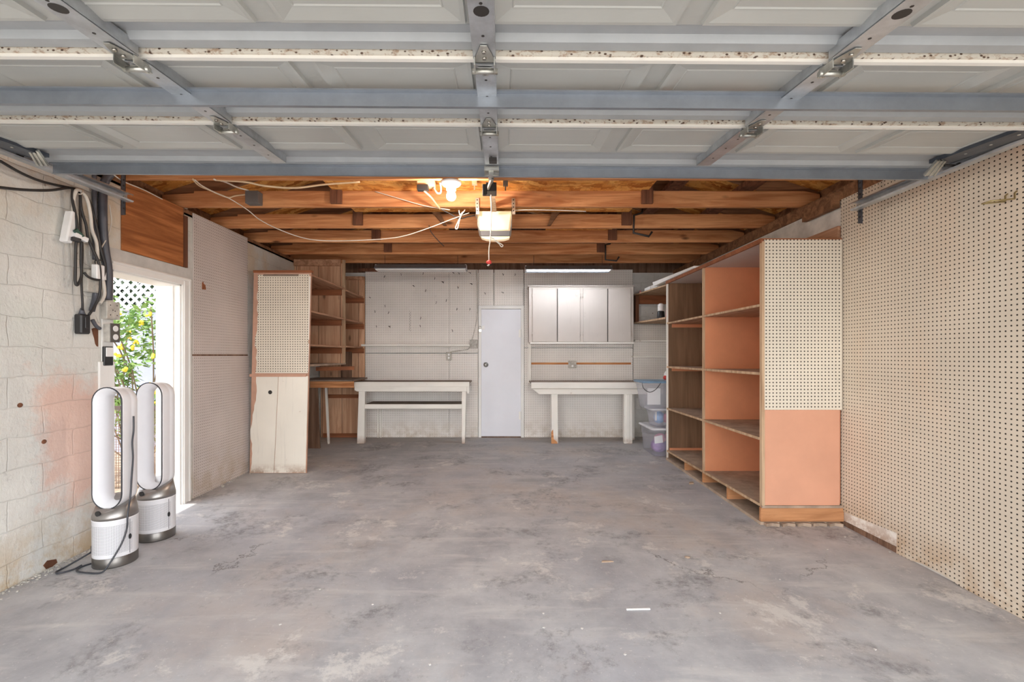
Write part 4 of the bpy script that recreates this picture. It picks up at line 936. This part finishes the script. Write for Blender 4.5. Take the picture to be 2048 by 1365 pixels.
ps=thing('power_strip',tuple(WL(136,455,.04)),'white power strip hanging by its cord on the block wall','power strip')
a=WL(143,424,.045); b=WL(131,485,.045)
MB().beam(b,a,.055,.045,up=(0,1,0)).build('body',M['whitep'],ps,bev=.008)
d=(b-a).normalized(); 
m=MB().beam(a+d*.12+Vector((.03,.012,0)),a+d*.165+Vector((.045,.055,0)),.03,.03); m.build('green_plug',M['green'],ps,bev=.004)
MB().beam(a+d*.155+Vector((.035,.01,0)),a+d*.175+Vector((.05,.09,0)),.03,.03).build('white_plug',M['whitep'],ps,bev=.004)
MB().beam(a+d*.185+Vector((.03,.0,0)),a+d*.19+Vector((.05,.045,0)),.028,.026).build('black_plug',M['blackp'],ps,bev=.004)
MB().box(a.x+.02,a.x+.026,a.y-.01,a.y+.015,a.z-.075,a.z-.055).build('switch',M['blackp'],ps)
# broken block beside the doorway
pts=[tuple(WL(a,b))[1:] for a,b in ((183,658),(188,656),(196,657),(196,694),(193,693),(190,688),(188,677),(185,668))]
o=MB().prism(pts,'x',XL-.001,XL+.002).build('wall_cavity',M['strut'],org=(XL,3.1,1.4)); tag(o,'jagged brown hole in the block wall below the black transformer','hole')

pts=[tuple(WL(a,b))[1:] for a,b in ((86,1132),(94,1122),(112,1119),(114,1126),(104,1134),(92,1139))]
o=MB().prism(pts,'x',XL-.001,XL+.003).build('wall_cavity',M['strut'],org=(XL,2.5,.05)); tag(o,'small crumbled brown hole at the foot of the left wall beside the fan cord','hole')
for px,py,l in ((40,811,'upper rusty round anchor stub on the left block wall'),(88,884,'lower rusty oval anchor stub on the left block wall')):
    c_=WL(px,py,.0); o=MB().ball(c_,.014,10,7,(.3,1.2,1)).build('wall_anchor',M['strut'],org=c_); tag(o,l,'anchor')
for px,py,l in ((949,366,'small metal bracket on the strand board between bulb and trolley'),(1011,368,'small dark metal bracket on the strand board right of the trolley')):
    c_=P(px,py,3.75); o=MB().box(c_.x-.02,c_.x+.02,c_.y-.01,c_.y+.02,c_.z-.015,2.80).box(c_.x-.005,c_.x+.005,c_.y-.012,c_.y-.008,c_.z-.06,c_.z).build('bracket',M['iron'] if px>1000 else M['zinc'],org=c_); tag(o,l,'bracket')
# ================================================================== TOWER FANS
def stadium(cx,zc,hw,hh,y,n=14):
    L=[]
    for k in range(n+1): a=PI*k/n; L.append(Vector((cx+hw*math.cos(a),y,zc+(hh-hw)+hw*math.sin(a))))
    for k in range(n+1): a=PI+PI*k/n; L.append(Vector((cx+hw*math.cos(a),y,zc-(hh-hw)+hw*math.sin(a))))
    return L
def fan(label):
    z0=0.0
    t=thing('tower_fan',(0,0,0),label,'fan','white tower fans')
    zc=.745; hh=.385
    R=[(.0925,hh,-.068),(.094,hh+.002,-.05),(.0955,hh+.001,.0),(.093,hh-.002,.012),(.0955,hh,.018),(.092,hh-.004,.060),(.086,hh-.010,.068),(.070,hh-.028,.068),(.064,hh-.034,.06),(.064,hh-.034,-.0),(.068,hh-.030,-.015),(.0875,hh-.006,-.066)]
    MB().rings([stadium(0,zc,a,b,y) for a,b,y in R],closed=True).build('air_loop',M['fanwhite'],t)
    MB().rings([stadium(0,zc,a,b,y) for a,b,y in ((.0945,hh+.0025,-.069),(.0945,hh+.0025,-.063),(.089,hh-.004,-.063),(.089,hh-.004,-.069))],closed=True).build('rim',M['rim'],t)
    # metal collar rising to the loop
    n=36; r=.118
    lo=[Vector((r*math.cos(2*PI*k/n),r*math.sin(2*PI*k/n),.298)) for k in range(n)]
    mi=[Vector((r*1.0*math.cos(2*PI*k/n),r*1.0*math.sin(2*PI*k/n),.318)) for k in range(n)]
    hi=[]
    for k in range(n):
        a=2*PI*k/n; x=.100*math.cos(a); y=.095*math.sin(a)
        hi.append(Vector((x,y,.385+.038*math.sin(a)+.012*abs(math.cos(a)))))
    MB().rings([lo,mi,hi]).build('collar',M['nickel'],t)
    MB().cyl((-.022,-.100,.345),(-.024,-.1105,.3445),.016,n=18).build('display',M['blackp'],t)
    MB().lathe((0,0,0),[(.1155,.062),(.1165,.066),(.1165,.288),(.1185,.292),(.1185,.299)],48).build('shroud',M['perf'],t)
    MB().lathe((0,0,0),[(.116,0),(.1165,.006),(.1165,.060),(.113,.064)],48).build('base_ring',M['darknickel'],t)
    a=math.radians(-14); c=Vector((math.cos(a),math.sin(a),0)); e=Vector((-c.y,c.x,0))
    q=MB()
    L0=[c*.1168+e*(.009*math.cos(2*PI*k/14))+Vector((0,0,.175+.017*math.sin(2*PI*k/14))) for k in range(14)]
    q.rings([L0,[p+c*.0035 for p in L0]]).build('button',M['blackp'],t)
    MB().beam(c*.1166+Vector((0,0,.07)),c*.1166+Vector((0,0,.285)),.0022,.0022,up=c).build('seam',M['rim'],t)
    return t
f1=fan('white tower fan standing nearest, its grey cord dangling down the side')
f1.location=(-2.500,2.94,fz(2.94)); f1.rotation_euler=(0,0,math.radians(1))
f2=copy_tree(f1,(-2.53,3.325,fz(3.32)),'white tower fan standing behind the corded one, by the doorway')
f2.rotation_euler=(0,0,math.radians(-1))
# power cord of the nearer fan
def UF(f,q): return (Matrix.Translation(f.location)@Matrix.Rotation(f.rotation_euler.z,4,'Z')).inverted()@q
W=lambda x,y,z:Vector((x,y,z))
fzz=fz(2.9)+.006
pts=[W(-2.392,2.95,.95),W(-2.384,2.94,.86),W(-2.392,2.94,.78),W(-2.388,2.94,.68),W(-2.392,2.935,.56),W(-2.388,2.92,.44),W(-2.372,2.88,.34),W(-2.37,2.87,.25),W(-2.385,2.845,.16),W(-2.42,2.80,.06),W(-2.45,2.78,fzz),W(-2.53,2.775,fzz),W(-2.62,2.80,fzz),W(-2.64,2.86,fzz),W(-2.60,2.95,fzz),W(-2.625,3.03,fzz+.02)]
MI=f1
o=MB().tube([UF(f1,q) for q in pts],.0052,8,6).build('power_cord',M['rim']); o.parent=f1; o['label']='dark grey power cord'
pts=[W(-2.66,2.98,.075),W(-2.69,2.92,.05),W(-2.73,2.84,fzz+.004),W(-2.735,2.79,fzz),W(-2.70,2.77,fzz),W(-2.66,2.82,fzz),W(-2.645,2.86,fzz+.008)]
o=MB().tube([UF(f2,q) for q in pts],.0055,8,6).build('power_cord',M['rim']); o.parent=f2
pl=MB().obox(UF(f2,W(-2.66,2.98,.082)),(.05,.04,.045),Matrix.Identity(3)).build('plug',M['blackp'],bev=.006); pl.parent=o

# ================================================================== FLOOR LITTER
p=P(1253,1222,0) if False else None
def onf(px,py):
    # ray to the sloping slab
    k=(py-VY)/F; Y=(CH+.018*2.3)/(k+.018); return Vector(((px-VX)*Y/F,Y,fz(Y)))
a=onf(1253,1221); b=onf(1300,1220)
o=MB().beam(a+W(0,0,.004),b+W(0,0,.004),.008,.006).build('plastic_strip',M['paper'],org=a); tag(o,'thin white strip lying on the concrete','strip')
a=onf(1382,968); o=MB().prism([(a.x-.03,a.y-.03),(a.x+.02,a.y-.02),(a.x+.035,a.y+.03),(a.x-.01,a.y+.02)],'z',a.z,a.z+.014).build('wood_chip',M['palechip'],org=a); tag(o,'pale wood chip on the floor near the tall shelving','chip')
a=onf(1375,1117); o=MB().ball(a+W(0,0,.006),.016,8,6,(1.2,1,.4)).build('dry_leaf',M['dustwood'],org=a); tag(o,'round dry brown leaf bit on the floor, far from the walls','leaf')
a=onf(1215,1125); o=MB().prism([(a.x-.04,a.y-.008),(a.x+.04,a.y),(a.x+.02,a.y+.01),(a.x-.03,a.y+.012)],'z',a.z,a.z+.006).build('splinter',M['palechip'],org=a); tag(o,'thin pale wood splinter lying on the cracked concrete','splinter')
chips=[(1321,963),(1380,1001),(1443,1008),(962,1031),(898,1027),(963,970),(1116,967),(1087,1228),(1088,1256),(1164,1258),(745,1210),(640,1180),(1440,1227),(1040,889),(1560,1160),(1655,1100),(1690,1075),(1780,1105),(500,1010),(420,1120),(560,1250),(1250,1310),(860,1330),(1750,1300)]
for k,(px,py) in enumerate(chips):
    a=onf(px,py)
    if k==0:
        c0=MB().prism([(a.x-.005,a.y-.004),(a.x+.006,a.y-.005),(a.x+.004,a.y+.005),(a.x-.004,a.y+.005)],'z',a.z,a.z+.003).build('paint_chip',M['chip'],org=a); tag(c0,'tiny white paint chip on the concrete floor','chip','paint chips on the floor')
    else:
        c=c0.copy(); c.location=a; c.rotation_euler=(0,0,k*1.3); COL.objects.link(c)
# rubble along the foot of the left wall
random.seed(5); m=MB()
for k in range(320):
    y=random.uniform(1.9,3.15) if k<270 else random.uniform(4.2,5.0); r=random.uniform(.002,.009); x=XL+abs(random.gauss(0,.035))+.005
    m.ball((x,y,fz(y)+r*.4),r,6,4,(1,1.3,.6))
o=m.build('wall_debris',M['boxgrey']); tag(o,'crumbled mortar debris along the foot of the left wall','debris',kind='stuff')

# ================================================================== OUTDOORS THROUGH THE SIDE DOORWAY
struct(MB().box(-9,-3.06,6.55,6.7,-.06,2.03).build('garden_wall',M['yardwall']),'pale lavender white garden wall outside','wall')
lt=MB(); y=6.52
def clipbar(cx0,sgn,off):
    pass
x0,x1,za,zb=-6.6,-4.55,2.035,2.75
for s in (-1,1):
    L=(zb-za)
    k=-12
    while k<30:
        xs=x0+k*.122; 
        pA=(xs,za) ; pB=(xs+L,zb)
        if s<0: pA=(xs+L,za); pB=(xs,zb)
        lo=max(x0,min(pA[0],pB[0])); hi=min(x1,max(pA[0],pB[0]))
        if hi-lo>.03:
            f=lambda x:(pA[1]+(x-pA[0])/(pB[0]-pA[0])*(pB[1]-pA[1]))
            lt.beam((lo,y+.006*s,f(lo)),(hi,y+.006*s,f(hi)),.006,.036,up=(0,1,0)) if False else lt.beam((lo,y+.006*s,f(lo)),(hi,y+.006*s,f(hi)),.006,.036)
        k+=1
lt.box(x0-.05,x1,y-.02,y+.02,zb,zb+.06).box(x0-.05,x1,y-.02,y+.02,za-.05,za)
tag(lt.build('lattice_panel',M['lattice'],org=(-5.5,y,za)),'white diagonal lattice topping the garden wall outside','lattice')
def leaves(m,c,R,n,size,flat=.5):
    for k in range(n):
        while True:
            p=Vector((random.uniform(-1,1),random.uniform(-1,1),random.uniform(-1,1)))
            if .15<p.length<1: break
        q=Vector(c)+Vector((p.x*R[0],p.y*R[1],p.z*R[2]))
        a=Vector((random.gauss(0,1),random.gauss(0,1),random.gauss(0,.6))).normalized(); b=a.cross(Vector((random.gauss(0,1),random.gauss(0,1),random.gauss(0,1)))).normalized()
        s=size*random.uniform(.6,1.3)
        m.add([q-a*s,q+b*s*.38,q+a*s,q-b*s*.38],[(0,1,2,3)])
random.seed(21)
sh=thing('flowering_shrub',(-4.5,5.5,-.05),'leafy shrub with yellow flowers outside the side doorway','shrub')
m=MB()
cl=[]
for k in range(46):
    z=random.uniform(.25,1.95); rr=.62*(1-.35*max(0,(z-1.2)))
    cl.append((-4.45+random.gauss(0,.35),5.45+random.gauss(0,.28),z))
for c_ in cl: leaves(m,c_,(.17,.17,.13),58,.045)
m.build('foliage',M['leaf'],sh)
m=MB()
for k in range(60):
    c_=random.choice(cl); q=Vector(c_)+Vector((random.gauss(0,.1),-abs(random.gauss(0,.1))-.08,random.gauss(0,.08)))
    for j in range(4): m.ball(q+Vector((random.gauss(0,.018),random.gauss(0,.018),random.gauss(0,.018))),random.uniform(.012,.022),6,4)
o=m.build('flowers',M['flower'],sh); o['kind']='stuff'
m=MB()
for c_ in cl[:30]: m.tube([(-4.45+random.uniform(-.15,.15),5.5,-.05),((-4.45+c_[0])/2,5.5,c_[2]*.55),c_],.008,5,3)
m.build('stems',M['stem'],sh)
tr=thing('dark_tree',(-5.6,8.1,-.05),'dark tree behind the white lattice outside','tree')
m=MB()
for k in range(110): leaves(m,(-5.55+random.uniform(-1.5,1.3),8.1+random.gauss(0,.3),2.65+random.uniform(-.85,.85)),(.3,.3,.25),40,.10)
m.build('foliage',M['darkleaf'],tr); MB().tube([(-5.6,8.1,-.05),(-5.55,8.1,1.2),(-5.6,8.1,2.6)],.09).build('trunk',M['stem'],tr)
fn=thing('mesh_fence',(-3.8,4.75,-.05),'low rusty wire mesh fence outside, seen through the fan loops','fence')
m=MB(); yy=4.75
for k in range(46): x=-4.25+.027*k; m.box(x-.002,x+.002,yy-.002,yy+.002,-.05,.79)
for k in range(31): z=-.02+.027*k; m.box(-4.25,-3.06,yy-.004,yy,z-.002,z+.002)
m.build('wire_mesh',M['mesh'],fn); MB().box(-4.27,-3.06,yy-.02,yy+.015,.775,.815).build('top_rail',plain('dark_rail',(70,56,48),.6),fn)
for x in (-4.26,-3.09): MB().box(x,x+.03,yy-.015,yy+.015,-.05,.79).build('post',M['mesh'],fn)

# ================================================================== LIGHT AND CAMERA
wd=bpy.data.worlds.new('sky'); SC.world=wd; wd.use_nodes=True; nt=wd.node_tree
bg=nt.nodes['Background']; bg.inputs[1].default_value=SKY
tc=nt.nodes.new('ShaderNodeTexCoord'); sp=nt.nodes.new('ShaderNodeSeparateXYZ'); rp_=nt.nodes.new('ShaderNodeValToRGB')
nt.links.new(tc.outputs['Generated'],sp.inputs[0]); nt.links.new(sp.outputs[2],rp_.inputs[0]); nt.links.new(rp_.outputs[0],bg.inputs[0])
e=rp_.color_ramp.elements; e[0].position=.0; e[0].color=(1.0,.99,.97,1); e[1].position=.55; e[1].color=(.50,.53,.58,1)   # hazy bright horizon, deeper zenith
sl=bpy.data.lights.new('sun','SUN'); sl.energy=SUN; sl.angle=math.radians(.6); sl.color=(1,.95,.87)
so=bpy.data.objects.new('sun',sl); COL.objects.link(so); so.rotation_euler=Vector((1.0,.3,-2.87)).to_track_quat('-Z','Y').to_euler()
cd=bpy.data.cameras.new('camera'); cam=bpy.data.objects.new('camera',cd); COL.objects.link(cam)
cam.location=(0,0,CH); cam.rotation_euler=(PI/2,0,0)
cd.sensor_width=36; cd.lens=F*36/2048; cd.shift_x=(1024-VX)/2048; cd.shift_y=(VY-682.5)/2048; cd.clip_start=.02
SC.camera=cam
vs=SC.view_settings; vs.view_transform='Standard'; vs.look='None'; vs.gamma=1; vs.use_curve_mapping=False; vs.exposure=EXPO
SC.cycles.max_bounces=14; SC.cycles.diffuse_bounces=8; SC.cycles.transparent_max_bounces=16
for o in SC.objects:
    if '_w' in o: del o['_w']
    if '_p' in o: del o['_p']
